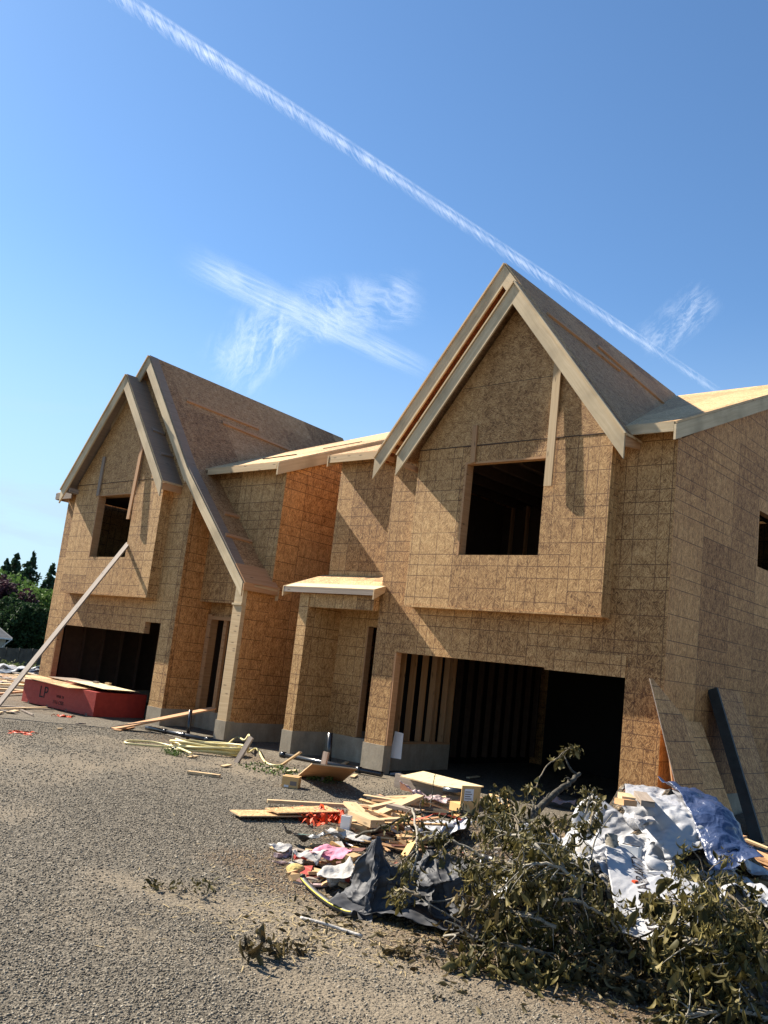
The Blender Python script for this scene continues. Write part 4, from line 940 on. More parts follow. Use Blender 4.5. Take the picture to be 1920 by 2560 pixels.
# ---------------------------------------------------------------- crumpled sheets: a small cloth solver
def drape(cx, cy, w, h, ang, comp, seed, n=46, steps=110, lift=.25, bend=.25, Hf=HP, fric=.5, rough=.12, tear=0.):
    rg = np.random.default_rng(seed); nx = n; ny = max(8, int(n * h / w)); dx = w / (nx - 1)
    gx, gy = np.meshgrid((np.arange(nx) - (nx - 1) / 2) * dx, (np.arange(ny) - (ny - 1) / 2) * dx, indexing='ij')
    c, s = math.cos(ang), math.sin(ang); P = np.zeros((nx, ny, 3))
    wob = sum(np.sin(gx * f * 6 / w + a) * np.sin(gy * f * 5 / h + b) for f, a, b in zip((1, 2, 3.3, 5), rg.random(4) * 6, rg.random(4) * 6))
    kx = comp * (1 + .06 * wob)
    P[..., 0] = cx + (gx * c - gy * s) * kx; P[..., 1] = cy + (gx * s + gy * c) * kx
    base = np.maximum(Hf(P[..., 0], P[..., 1]), GH(P[..., 0], P[..., 1]))
    P[..., 2] = base + lift + rough * wob * .6 + rg.normal(0, .018, gx.shape)
    Q = P.copy(); dt = .03
    cons = []
    for di, dj, st in ((1, 0, 1.), (0, 1, 1.), (1, 1, .6), (1, -1, .6), (2, 0, bend), (0, 2, bend), (4, 0, bend * .5), (0, 4, bend * .5)):
        cons.append((di, dj, st, dx * math.hypot(di, dj)))
    for it in range(steps):
        V = (P - Q) * .965; Q = P.copy(); P = P + V; P[..., 2] -= 9.8 * dt * dt * .55
        for k in range(4):
            for di, dj, st, L in cons:
                a = (slice(0, nx - di), slice(max(0, -dj), ny - max(0, dj))); b = (slice(di, nx), slice(max(0, dj), ny + min(0, dj)))
                D = P[b] - P[a]; ln = np.linalg.norm(D, axis=-1, keepdims=True) + 1e-9
                if di + abs(dj) > 2 or (di == 2 or dj == 2): cor = np.where(ln < L, (ln - L) / ln, 0) * .5 * st * .5   # resists folding only
                else: cor = (ln - L) / ln * .5 * st * .55
                C_ = D * cor; P[a] += C_; P[b] -= C_
        fl = np.maximum(Hf(P[..., 0], P[..., 1]), GH(P[..., 0], P[..., 1])) + .012
        hit = P[..., 2] < fl
        P[..., 2] = np.where(hit, fl, P[..., 2])
        for ax in (0, 1): P[..., ax] = np.where(hit, Q[..., ax] + (P[..., ax] - Q[..., ax]) * (1 - fric), P[..., ax])
    return P
def refine(P):
    """one bicubic-like subdivision so folds stay round"""
    def up(A):
        n = A.shape[0]; B = np.zeros((2 * n - 1,) + A.shape[1:]); B[0::2] = A
        Ap = np.concatenate([A[:1] * 2 - A[1:2], A, A[-1:] * 2 - A[-2:-1]]); B[1::2] = (-Ap[:-3] + 9 * Ap[1:-2] + 9 * Ap[2:-1] - Ap[3:]) / 16
        return B
    return up(up(P).transpose(1, 0, 2)).transpose(1, 0, 2)
def crumple(P, uvs, seed, amp):
    """sharp little creases on top of the simulated folds"""
    if amp <= 0: return P
    rg = np.random.default_rng(seed); ni, nj = P.shape[:2]
    U, V = np.meshgrid(np.linspace(0, uvs[0], ni), np.linspace(0, uvs[1], nj), indexing='ij'); h = np.zeros((ni, nj))
    tri = lambda q: np.abs((q / math.pi) % 2 - 1)
    for k in range(16):
        f = 3.2 * 1.17 ** k * rg.uniform(.85, 1.15); t = rg.random() * 3.14; ph = rg.random(4) * 6.28
        q = (U * math.cos(t) + V * math.sin(t)) * f * 3.14 + .5 * np.sin(V * 2.1 + ph[0]) + .5 * np.sin(U * 2.7 + ph[1])
        env = np.clip(.35 + .8 * np.sin((U * math.sin(t) - V * math.cos(t)) * f * .9 + ph[2]), 0, 1)
        h += amp * .055 / f * tri(q) * env * 2.2
    du = np.gradient(P, axis=0); dv = np.gradient(P, axis=1); N = np.cross(du, dv); N /= np.linalg.norm(N, axis=-1, keepdims=True) + 1e-9
    return P + N * h[..., None]
def cloth(name, P, mat, label, cat, uvs, th=.002, mask=None, group=None, cr=1.0):
    global LASTP
    P = crumple(refine(P), uvs, sum(map(ord, label)), cr); LASTP = P; ni, nj = P.shape[:2]; mb = MB(); mb.v = [tuple(p) for p in P.reshape(-1, 3)]
    for i in range(ni - 1):
        for j in range(nj - 1):
            if mask is not None and not mask(i / (ni - 1), j / (nj - 1)): continue
            k = i * nj + j; mb.f.append((k, k + nj, k + nj + 1, k + 1)); mb.m.append(0); mb.sm.append(True)
            a, b, c, d = i / (ni - 1) * uvs[0], (i + 1) / (ni - 1) * uvs[0], j / (nj - 1) * uvs[1], (j + 1) / (nj - 1) * uvs[1]
            mb.uv += [(a, c), (b, c), (b, d), (a, d)]
    o = mb.build(name, mat); tag(o, label, cat, group)
    so_ = o.modifiers.new('thick', 'SOLIDIFY'); so_.thickness = th; so_.offset = 0
    return o
def sheet_mat(name, col, rough=.45, spec=.4, dust=.3, trans=0., crinkle=.5, alpha=1.):
    g = G(name); p = g.pos(); n = g.noise(p, 3.5, 5, .65); n2 = g.noise(p, 28., 4, .6, .5)
    d, _, _ = g.vor(g.vm('ADD', p, g.vm('SCALE', g.noise(p, 6., 2, out=1), scale=.35)), 11.)
    c = g.mix(g.mr(n, .45, .72) * dust, col, (.30, .25, .19))
    cr = g.bump(n2 * .5 + d * .8, crinkle, .012)
    kw = {}
    if trans: kw['Transmission_Weight'] = trans
    s = g.bsdf(c, rough, cr, spec=spec)
    if alpha < 1:
        t = g.node('ShaderNodeBsdfTransparent'); tl = g.node('ShaderNodeMixShader', {0: alpha, 1: t, 2: s}); g.surf(tl)
    elif trans:
        g2 = g.node('ShaderNodeBsdfTranslucent', {'Color': col + (1,)}); g.surf(g.node('ShaderNodeMixShader', {0: trans, 1: s, 2: g2}))
    return g.mat
MAT['tarp'] = sheet_mat('grey_fabric_tarp', (.045, .047, .052), .62, .3, .16, crinkle=.12)
MAT['wrap'] = sheet_mat('white_house_wrap', (.47, .475, .49), .5, .35, .16, trans=.25, crinkle=.35)
MAT['film'] = sheet_mat('clear_plastic_film', (.50, .50, .52), .25, .7, .15, crinkle=.8, alpha=.62)
MAT['blue'] = sheet_mat('blue_plastic_tarp', (.022, .07, .20), .35, .5, .10, crinkle=.8)
MAT['navy'] = sheet_mat('navy_shiny_bag', (.030, .050, .115), .3, .6, .05, crinkle=1.)
MAT['blackfilm'] = sheet_mat('black_plastic_film', (.02, .024, .028), .4, .5, .2, crinkle=.5)
MAT['pinkbag'] = sheet_mat('pinkish_white_bag', (.48, .36, .35), .4, .5, .2, trans=.2, crinkle=.9)
MAT['pink'] = sheet_mat('pink_cloth', (.60, .22, .30), .8, .2, .1, crinkle=.7)
MAT['paper'] = sheet_mat('grey_crumpled_paper', (.40, .38, .35), .8, .2, .2, crinkle=.8)
MAT['foam'] = plain('yellow_insulation_foam', (.50, .38, .14), .95, .3, 14., 1.)
MAT['brown_panel'] = plain('dark_red_brown_panel', (.13, .048, .030), .6, .2)
def at(px, py, z): return onZ(px, py, z)
# grey tarp, left front of the heap
HPs = lambda x, y: HP(x, y, True)
def HT(x, y):
    x = np.asarray(x, float); y = np.asarray(y, float)
    h = HPs(x, y)
    def cone(c, r, z):
        t = np.clip(np.hypot(x - c[0], y - c[1]) / r, 0, 1); return gh(c[0], c[1]) + z * (1 - t) ** .9 * (1 - .25 * t)
    a = at(942, 2110, .56); b = at(1060, 2150, .45); c = at(1180, 2160, .5)
    return np.maximum.reduce([h, cone((a.x, a.y), .66, .56), cone((b.x, b.y), .8, .36), cone((c.x, c.y), .8, .42)])
def hung(cols, nu=84, nv=48, pleat=.045, seed=1, belly=.10):
    """sheet hung between an upper and a lower edge, with upright pleats"""
    T = spl([at(*c[0]) for c in cols], 14); B = spl([at(*c[1]) for c in cols], 14); n = len(T); rg = np.random.default_rng(seed); P = np.zeros((nu, nv, 3))
    for i in range(nu):
        f = i / (nu - 1) * (n - 1); k = min(int(f), n - 2); f -= k; t = T[k].lerp(T[k + 1], f); b = B[k].lerp(B[k + 1], f)
        for j in range(nv):
            v = j / (nv - 1); p = t.lerp(b, v); P[i, j] = p; P[i, j, 2] -= belly * math.sin(math.pi * v) * (t.z - b.z)
    U, V = np.meshgrid(np.linspace(0, 1, nu), np.linspace(0, 1, nv), indexing='ij'); tri = lambda q: np.abs(q % 2 - 1)
    h = pleat * (tri(U * 9 + .8 * V + .3 * np.sin(V * 4)) - .5) * (.25 + V) + pleat * .8 * (tri(U * 17 - 1.7 * V + 2) - .5) * V + pleat * .9 * (tri(U * 4.3 + V * 3.1) - .5)
    N = np.cross(np.gradient(P, axis=0), np.gradient(P, axis=1)); N /= np.linalg.norm(N, axis=-1, keepdims=True) + 1e-9
    P = P + N * h[..., None]; P[..., 2] = np.maximum(P[..., 2], GH(P[..., 0], P[..., 1]) + .01); return P
Pt = hung((((903, 2128, .44), (842, 2236, .03)), ((926, 2102, .54), (866, 2275, .02)), ((944, 2092, .60), (925, 2304, .01)), ((966, 2112, .54), (966, 2262, .12)), ((1015, 2150, .42), (1016, 2240, .22)), ((1065, 2116, .54), (1072, 2245, .24)), ((1122, 2128, .54), (1125, 2262, .22)), ((1185, 2150, .52), (1195, 2270, .22))), pleat=.07, seed=4)
cloth('fabric_tarp', Pt, MAT['tarp'], 'dark grey fabric tarp hanging in folds over the left front of the heap', 'tarp', (1.9, .9), cr=1.3)
ct = at(1105, 2300, .05)
Pt = drape(ct.x, ct.y, 1.9, .62, .42, .86, 12, n=52, steps=90, lift=.1, bend=.2, Hf=lambda x, y: np.maximum(GH(x, y), HP(x, y) * .6), rough=.06)
cloth('fabric_tarp', Pt, MAT['tarp'], 'flat tail of grey fabric spread on the ground under the wilted branches', 'tarp', (1.9, .55))
# white house wrap over the crest
def HW(x, y):
    return HP(x, y)
ct = at(1580, 2045, .94)
Pw = drape(ct.x, ct.y, 2.2, 1.4, -.35, .84, 21, n=66, steps=150, lift=.10, bend=.05, rough=.03, fric=.8, Hf=HPs)
wrap = cloth('house_wrap', Pw, MAT['wrap'], 'crumpled white house wrap sheet covering the top of the heap', 'plastic sheet', (2.2, 1.4), cr=2.4)
ct = at(1650, 2118, .86)
Pw2 = drape(ct.x, ct.y, .75, 1.35, .62, .90, 22, n=26, steps=90, lift=.15, bend=.1, rough=.03, fric=.85, Hf=lambda x, y: HPs(x, y) + .20)
w2 = cloth('house_wrap', Pw2, MAT['wrap'], 'white wrap strip printed WARRANTY hanging down the right front of the heap', 'plastic sheet', (.75, 1.35), cr=.9)
PW2 = LASTP
ct = at(1640, 2000, 1.0)
Pf = drape(ct.x, ct.y, .6, 1.3, .5, .80, 23, n=22, steps=90, lift=.35, bend=.3, rough=.15, Hf=lambda x, y: HPs(x, y) + .10)
cloth('plastic_film', Pf, MAT['film'], 'torn clear plastic film strip on the very crest of the heap', 'plastic sheet', (.6, 1.3))
ct = at(1765, 2140, .60)
Pb = drape(ct.x, ct.y, 1.5, .5, -.75, .74, 24, n=34, steps=100, lift=.25, bend=.3, rough=.15, Hf=lambda x, y: HPs(x, y) + .17)
cloth('blue_bag', Pb, MAT['navy'], 'shiny navy bag trailing down the right side of the white wrap', 'plastic sheet', (1.35, .45), cr=1.6)
ct = at(1600, 2140, .72)
Pb = drape(ct.x, ct.y, .75, .45, -.9, .72, 25, n=22, steps=80, lift=.3, bend=.3, rough=.15, Hf=lambda x, y: HP(x, y) + .10)
cloth('blue_tarp', Pb, MAT['blue'], 'bright blue tarp scrap showing under the front of the white wrap', 'tarp', (.75, .45))
ct = at(1500, 2175, .5)
Pb = drape(ct.x, ct.y, .9, .6, -.2, .78, 26, n=24, steps=80, lift=.15, bend=.25, rough=.1)
cloth('plastic_film', Pb, MAT['paper'], 'grey crumpled sheet beside the mossy log', 'plastic sheet', (.9, .6))
for i, (px, py, z, w_, h_, m, a, lab, nm) in enumerate((
    (1060, 2022, .30, .75, .5, 'pinkbag', .5, 'pinkish white plastic bag in front of the pale plywood sheet', 'plastic_bag'),
    (1400, 2015, .45, .55, .30, 'pinkbag', .3, 'pale bag behind the thick leaning limb', 'plastic_bag'),
    (1665, 2080, .60, .8, .5, 'wrap', -.5, 'white plastic between the clear film and the navy bag', 'plastic_bag'),
    (1120, 2072, .42, .62, .42, 'wrap', .3, 'white plastic sheet between the cartons and the grey tarp', 'plastic_bag'),
    (1085, 2095, .45, .5, .3, 'wrap', .9, 'small white plastic bag just above the grey tarp', 'plastic_bag'),
    (1165, 2045, .45, .35, .25, 'wrap', 0, 'white crumpled bag below the labelled carton', 'plastic_bag'),
    (828, 2165, .18, .40, .28, 'pink', .4, 'pink crumpled cloth in the loose litter left of the tarp', 'cloth_scrap'),
    (775, 2165, .16, .34, .26, 'paper', .2, 'grey-white crumpled paper left of the pink cloth', 'paper'),
    (700, 2130, .08, .22, .2, 'paper', .2, 'small clear crumpled wrapper at the left tip of the litter', 'paper'),
    (870, 2105, .15, .5, .18, 'paper', .3, 'pale crumpled strip above the pink cloth', 'paper'),
    (780, 2115, .10, .75, .22, 'blackfilm', .45, 'black plastic film strip lying along the top of the litter', 'plastic_film'),
    (1290, 2245, .45, .7, .5, 'blackfilm', .3, 'black plastic film under the birch sticks', 'plastic_film'),
    (1440, 1990, .55, .5, .35, 'blackfilm', .8, 'black plastic scrap left of the white wrap crest', 'plastic_film'),
    (1840, 2260, .30, .7, .4, 'wrap', -.5, 'white plastic sheet showing through the right hand leaves', 'plastic_bag'),
    (1905, 2215, .35, .6, .4, 'wrap', .2, 'white plastic corner at the right picture edge', 'plastic_bag'),
    (845, 2215, .10, .35, .25, 'paper', .9, 'grey cloth scrap between the foam cup and the bumper strip', 'paper'))):
    c_ = pp(px, py, .03); P_ = drape(c_.x, c_.y, w_, h_, a, .66 if w_ < .7 else .86, 60 + i, n=18 if w_ < .7 else 30, steps=60, lift=.10, bend=.1, rough=.05, fric=.6, Hf=(lambda x, y: HPs(x, y) + .16) if i == 0 else HPs)
    cloth(nm, P_, MAT[m], lab, {'plastic_bag': 'plastic bag', 'paper': 'paper', 'cloth_scrap': 'cloth', 'plastic_film': 'plastic sheet'}[nm], (w_, h_), cr=1.6 if w_ < .7 else 2.4)
# WARRANTY lettering laid on the second wrap
def bilin(P, u, v):
    a = u * (P.shape[0] - 1); b = v * (P.shape[1] - 1); i = min(int(a), P.shape[0] - 2); j = min(int(b), P.shape[1] - 2); a -= i; b -= j
    return P[i, j] * (1 - a) * (1 - b) + P[i + 1, j] * a * (1 - b) + P[i, j + 1] * (1 - a) * b + P[i + 1, j + 1] * a * b
def print_on(P, W, H, text, size, u0, v0, name='printed_letters', flip=False):
    cu = bpy.data.curves.new('t', 'FONT'); cu.body = text; cu.size = size; to = bpy.data.objects.new('t', cu); COL.objects.link(to)
    dg = bpy.context.evaluated_depsgraph_get(); m = bpy.data.meshes.new_from_object(to.evaluated_get(dg)); bpy.data.objects.remove(to)
    # cut long faces so that letters follow the folds
    import bmesh
    bm = bmesh.new(); bm.from_mesh(m)
    bmesh.ops.triangulate(bm, faces=bm.faces); bmesh.ops.subdivide_edges(bm, edges=[e for e in bm.edges if e.calc_length() > .03], cuts=1)
    bm.to_mesh(m); bm.free()
    ctr = bilin(P, .5, .5); eye = np.array([0, 0, CAMZ])
    for vtx in m.vertices:
        x, y = vtx.co.x, vtx.co.y
        u_ = u0 - y / W; v_ = v0 + x / H if not flip else v0 - x / H
        u_ = min(max(u_, 0.01), .99); v_ = min(max(v_, .01), .99)
        p = bilin(P, u_, v_); e = .01; n = np.cross(bilin(P, min(u_ + e, 1), v_) - p, bilin(P, u_, min(v_ + e, 1)) - p); ln = np.linalg.norm(n); n = n / ln if ln > 0 else np.array([0, 0, 1.])
        if n.dot(eye - p) < 0: n = -n
        vtx.co = Vector(p + n * .007)
    m.materials.clear(); m.materials.append(MAT['ink']); o = bpy.data.objects.new(name, m); COL.objects.link(o); return o
for txt, sz, u0, v0 in (('YEAR WARRANTY', .15, .42, .04), ('Installed by', .085, .64, .16)):
    l_ = print_on(PW2, .75, 1.35, txt, sz, u0, v0); l_.parent = w2

# ---------------------------------------------------------------- lumber, panels and boxes in the heap
def board_px(name, a, b, za, zb, w_, h_, mat, label, cat='board', group=None, roll=0):
    return bar(name, at(a[0], a[1], za), at(b[0], b[1], zb), w_, h_, mat, label, cat, group, roll=roll)
board_px('long_timber', (668, 2003), (935, 2018), .05, .09, .085, .045, 'pine', 'long two by four lying alone above the strand board strips', 'timber')
sheet('strand_board_strip', [at(574, 2026, .03), at(601, 2041, .03), at(850, 2041, .05), at(840, 2026, .05)], .014, 'osb_roof_new', 'longest strand board strip at the left tip of the loose lumber', 'board', edge='pine')
sheet('strand_board_strip', [at(662, 2021, .08), at(696, 2033, .08), at(850, 2030, .10), at(815, 2015, .10)], .014, 'osb_roof_new', 'short strand board strip on top of the longer one', 'board', edge='pine')
board_px('plank', (874, 2008), (935, 2062), .20, .22, .17, .04, 'pine', 'pale plank crossing over the lumber towards the thick block', 'plank')
board_px('timber_block', (886, 2036), (944, 2060), .24, .24, .19, .085, 'pine', 'thick pale timber block above the orange webbing', 'timber')
board_px('plank', (925, 2020), (1010, 2001), .14, .26, .12, .04, 'pine', 'pale plank running right from the long two by four', 'plank')
board_px('plank', (935, 2040), (1050, 1990), .16, .40, .15, .04, 'pine', 'wide pale plank rising towards the pinkish bag', 'plank')
board_px('plank', (975, 2014), (1045, 2030), .30, .30, .17, .04, 'grey_wood', 'grey plank end left of the labelled carton', 'plank')
board_px('plank', (920, 2035), (870, 2070), .12, .10, .10, .03, 'pine', 'pale lath sloping down behind the orange webbing', 'plank')
sheet('cardboard_sheet', [at(868, 2056, .14), at(905, 2048, .2), at(910, 2078, .12), at(880, 2090, .08)], .01, 'cardboard', 'folded cardboard right of the small yellow carton', 'cardboard')
c_ = pp(862, 2088); carton(c_ + Vector((0, 0, .02)), .5, .11, .10, .20, 'label', 'small upright white carton beside the orange webbing', lab=False)
c_ = pp(888, 2085); carton(c_, .35, .34, .14, .12, 'cardboard', 'low open cardboard box behind the small white carton', lab=False)
# the labelled carton
cb = thing('cardboard_box', 'open cardboard carton with a white label, standing on the lumber', 'box', tuple(at(1175, 2030, .34)))
A_ = [at(1151, 2012, .42), at(1198, 2014, .42)]; up_ = Vector((0, .02, 1)).normalized() * .235
ex_ = (A_[1] - A_[0]).normalized(); ey_ = Vector((-ex_.y, ex_.x, 0)).normalized()
mb = MB(); mb.prism([A_[0] + ex_ * 0, A_[1], A_[1] + up_, A_[0] + up_], ey_ * .01); mb.build('raised_flap', MAT['cardboard_new'], cb)
mb = MB(); q0 = A_[0] - Vector((0, 0, .18)); q1 = A_[1] - Vector((0, 0, .18)); mb.prism([q0, q1, A_[1], A_[0]], ey_ * .26); mb.build('body', MAT['cardboard_new'], cb)
mb = MB(); mb.prism([A_[0] - ex_ * .01, A_[0] + ex_ * .12, A_[0] + ex_ * .11 - ey_ * .09 - Vector((0, 0, .08)), A_[0] - ey_ * .09 - Vector((0, 0, .09))], Vector((0, 0, .006))); mb.build('front_flap', MAT['cardboard_new'], cb)
mb = MB(); o1 = A_[0] + ex_ * .04 + up_ * .22 - ey_ * .003; mb.prism([o1, o1 + ex_ * .135, o1 + ex_ * .135 + up_ * .62, o1 + up_ * .62], -ey_ * .002); mb.build('label', MAT['label'], cb)
for k in range(4):
    mb = MB(); o1 = A_[0] + ex_ * .05 + up_ * (.30 + .12 * k) - ey_ * .006; mb.prism([o1, o1 + ex_ * (.10 - .02 * (k % 2)), o1 + ex_ * (.10 - .02 * (k % 2)) + up_ * .05, o1 + up_ * .05], -ey_ * .001); mb.build('printed_lines', MAT['tape'], cb)
pipe('pipe_offcut', [at(1108, 1976, .50), at(1128, 1980, .50) + Vector((.18, .16, 0))], .055, 'black_pipe', 'short black pipe offcut beside the pinkish bag')
strap('orange_webbing', (815, 2052), 60, (.20, .20), 'orange', 'tangled orange webbing heap left of the small white carton', 'webbing', 9, .10, .022)
mb = MB(); pts = spl([at(1020, 2052, .34), at(1060, 2046, .40), at(1085, 2036, .46), at(1120, 2040, .42), at(1150, 2052, .36)], 5); mb.grid([[p, p + Vector((.01, .03, .02))] for p in pts]); o = mb.build('red_strap', MAT['orange']); tag(o, 'red-orange strap curling over the lumber below the pinkish bag', 'strap')
mb = MB(); pts = [gp(716, 2083, .02), gp(760, 2086, .03), gp(810, 2088, .03), gp(862, 2090, .04)]; mb.grid([[p, p + Vector((.01, .035, 0))] for p in pts]); o = mb.build('teal_strap', MAT['teal']); tag(o, 'thin teal strap lying on the gravel left of the cartons', 'strap')
# splintered scraps between the cartons and in the litter
rs_ = random.Random(42)
def scrap(px, py, L, ang, w_, h_, mat, label, cat, group, dz=.03, tilt=0.):
    c = pp(px, py, dz); d = Vector((math.cos(ang), math.sin(ang), tilt)) * L / 2
    return bar('scrap_board' if cat == 'board' else 'lath', c - d, c + d, w_, h_, mat, label, cat, group, roll=rs_.gauss(0, .25))
for k in range(46):
    px, py = rs_.uniform(950, 1150), rs_.uniform(1995, 2060); scrap(px, py, rs_.uniform(.25, 1.0), rs_.gauss(.5, .5), rs_.uniform(.02, .11), rs_.uniform(.012, .04), rs_.choice(['pine', 'pine', 'orange_wood', 'grey_wood', 'osb_roof_new', 'fir']), 'splintered scrap in the lumber tangle left of the labelled carton', 'board', 'scraps left of the labelled carton', dz=rs_.uniform(.02, .14), tilt=rs_.gauss(0, .12))
for k in range(95):
    px, py = rs_.uniform(690, 885), rs_.uniform(2110, 2215)
    if (px - 690) < (py - 2150) * 1.0: continue
    scrap(px, py, rs_.uniform(.05, .26), rs_.uniform(0, 3.1), rs_.uniform(.03, .11), rs_.uniform(.006, .04), rs_.choice(['pine', 'orange_wood', 'grey_wood', 'cardboard', 'cardboard', 'cardboard_new', 'brown_panel', 'paper', 'pinkbag', 'red_edges']), 'small scrap in the loose litter left of the grey tarp', 'board', 'scraps left of the grey tarp', dz=rs_.uniform(.01, .05), tilt=rs_.gauss(0, .15))
for k in range(70):
    px, py = rs_.uniform(860, 1060), rs_.uniform(2050, 2125)
    scrap(px, py, rs_.uniform(.06, .4), rs_.uniform(0, 3.1), rs_.uniform(.02, .10), rs_.uniform(.006, .035), rs_.choice(['pine', 'orange_wood', 'grey_wood', 'cardboard', 'cardboard_new', 'paper', 'brown_panel', 'fir']), 'small scrap between the lumber tangle and the grey tarp', 'board', 'scraps between the lumber and the tarp', dz=rs_.uniform(.01, .07), tilt=rs_.gauss(0, .2))
for k in range(60):
    t = rs_.random(); px = 1735 + t * 210 + rs_.gauss(0, 10); py = 2085 + t * 120 + rs_.gauss(0, 18); c = at(px, py, .40 + rs_.uniform(-.1, .12))
    d = Vector((1.0, -.15 + rs_.gauss(0, .25), rs_.gauss(-.12, .1))).normalized() * rs_.uniform(.35, .8)
    bar('lath', c - d, c + d, rs_.uniform(.02, .09), rs_.uniform(.012, .03), rs_.choice(['orange_wood', 'orange_wood', 'fir', 'pine']), 'orange brown lath in the fanned bundle at the right foot of the heap', 'lath', 'laths fanned out at the right', roll=rs_.gauss(0, .4))
sheet('brown_panel', [at(1692, 2030, .72), at(1770, 2090, .45), at(1775, 2102, .25), at(1700, 2075, .45)], .02, 'brown_panel', 'dark red-brown panel between the white wrap and the leaning panels', 'panel', edge='pine')
sheet('brown_panel', [at(1625, 2018, .98), at(1700, 2060, .85), at(1705, 2078, .72), at(1640, 2045, .85)], .02, 'brown_panel', 'short red-brown board under the clear film on the crest', 'panel', edge='pine')
for i, (a_, b_, m_) in enumerate((((1552, 2003), (1576, 2008), 'orange_wood'), ((1560, 1988), (1572, 2000), 'pine'), ((1600, 1985), (1620, 2010), 'grey_wood'))):
    board_px('wood_block', a_, b_, 1.06, 1.08, .12, .05, m_, ('orange block on the crest of the white wrap', 'pale block just behind the orange block on the crest', 'grey slab on the crest beside the clear film')[i], 'wood block')
bar('white_trim', at(1788, 2078, .42), at(1812, 2095, .42), .04, .02, 'label', 'thin white trim strip among the orange laths', 'trim')
for i, (px, py, z, a_, L, W, H) in enumerate(((1592, 2200, .42, .9, .42, .20, .16), (1565, 2240, .36, .4, .30, .22, .05), (1575, 2165, .50, .2, .16, .12, .18), (1570, 2268, .28, .1, .16, .10, .03))):
    carton(at(px, py, z), a_, L, W, H, 'label', ('long white carton below the printed wrap', 'flat white carton in front of the long one', 'small white carton standing beside the mossy log', 'thin white packaging piece below the other cartons')[i], lab=False)
c_ = pp(1640, 2225, .02); bar('red_marker', at(1583, 2203, .56), at(1592, 2206, .56), .04, .02, 'orange', 'small red sticker piece on the long white carton', 'sticker')
# litter pieces
for px, py, r_, lab in ((740, 2175, .09, 'yellow foam lump at the left of the litter'), (845, 2150, .10, 'yellow foam block right of the pink cloth'), (855, 2190, .08, 'brownish foam beside the white cup')):
    c = pp(px, py, .03); mb = MB(); n_ = 10; ro = rs_.random() * 6
    P_ = [[c + Vector((math.cos(2 * math.pi * j / 12 + ro) * math.sin(math.pi * i / n_) * r_ * (1.2 + .3 * noise.noise(Vector((i * .5, j * .5, r_ * 50)))), math.sin(2 * math.pi * j / 12 + ro) * math.sin(math.pi * i / n_) * r_ * (1 + .35 * noise.noise(Vector((j * .7, i * .4, 3.)))), math.cos(math.pi * i / n_) * r_ * .65)) for j in range(13)] for i in range(n_ + 1)]
    mb.grid(P_, smooth=False); o = mb.build('foam_lump', MAT['foam']); tag(o, lab, 'foam')
c0, c1 = pp(822, 2202, .06), pp(850, 2192, .07)
mb = MB(); mb.tube([c0, c0 * .5 + c1 * .5, c1], [.062, .055, .045], 16); o = mb.build('foam_cup', MAT['label']); tag(o, 'white foam cup lying on its side before the grey tarp', 'cup')
# bumper strip with yellow line
MAT['rubber'] = plain('black_rubber', (.03, .031, .033), .5, .2); MAT['yellow'] = plain('yellow_line', (.62, .50, .05), .6, .1)
pts = spl([gp(756, 2188, .10), gp(762, 2203, .06), gp(790, 2232, .04), gp(830, 2262, .04), gp(866, 2280, .04), gp(885, 2284, .05)])
th_ = thing('rubber_strip', 'curved black rubber strip with a yellow line at the foot of the tarp', 'rubber strip', tuple(pts[0]))
mb = MB(); mb.tube(pts, .026, 10); mb.build('strip', MAT['rubber'], th_)
mb = MB(); mb.tube([p + Vector((-.018, -.017, .011)) for p in pts[6:]], .006, 6); mb.build('yellow_line', MAT['yellow'], th_)
def birch(name, c_lo, c_hi, dark):
    g = G(name); p = g.pos(); uv = g.uv(); x, y, _ = g.sep(uv); n = g.noise(g.vm('MULTIPLY', uv, (30., 6., 1.)), 1., 3, .6, dim='2D'); n2 = g.noise(p, 18., 4, .65)
    c = g.ramp(n2 * .6 + n * .4, [(.3, c_lo), (.7, c_hi)]); c = g.mix(g.mr(n, .62, .70) * .8, c, dark)
    g.bsdf(c, .85, g.bump(n + n2, .6, .006), spec=.2); return g.mat
MAT['bark_dark'] = birch('dark_mossy_bark', (.025, .022, .016), (.085, .075, .058), (.20, .19, .14))
MAT['bark_light'] = birch('pale_bark', (.15, .13, .098), (.37, .34, .275), (.07, .06, .045))
MAT['twig'] = birch('brown_twig', (.09, .07, .045), (.24, .20, .14), (.05, .04, .03))
pts = [gp(752, 2294, .02), gp(800, 2306, .03), gp(850, 2322, .02), gp(905, 2340, .02)]
mb = MB(); mb.tube(spl(pts, 4), [.012] * 13, 7); o = mb.build('stick', MAT['paper']); tag(o, 'thin pale stick lying alone on the gravel below the tarp', 'stick')
# ================================================================ wilted branches
def leaf_mat(name, stops):
    g = G(name); r = g.node('ShaderNodeNewGeometry', out=8); p = g.pos(); n = g.noise(p, 35., 3); bf = g.node('ShaderNodeNewGeometry', out=6)
    c = g.ramp(r * .85 + n * .15, stops); c = g.mix(bf * .35, c, g.mix(.5, c, (.22, .19, .09)))
    s = g.bsdf(c, .6, g.bump(n, .4, .003), spec=.18); t = g.node('ShaderNodeBsdfTranslucent', {'Color': c}); g.surf(g.node('ShaderNodeMixShader', {0: .18, 1: s, 2: t})); return g.mat
MAT['leaf'] = leaf_mat('wilted_olive_leaves', [(0., (.018, .017, .005)), (.35, (.045, .040, .011)), (.6, (.085, .072, .021)), (.82, (.15, .12, .036)), (1., (.34, .28, .13))])
MAT['leaf_dry'] = leaf_mat('dry_brown_leaves', [(0., (.025, .017, .008)), (.4, (.065, .046, .019)), (.7, (.125, .092, .038)), (1., (.27, .21, .11))])
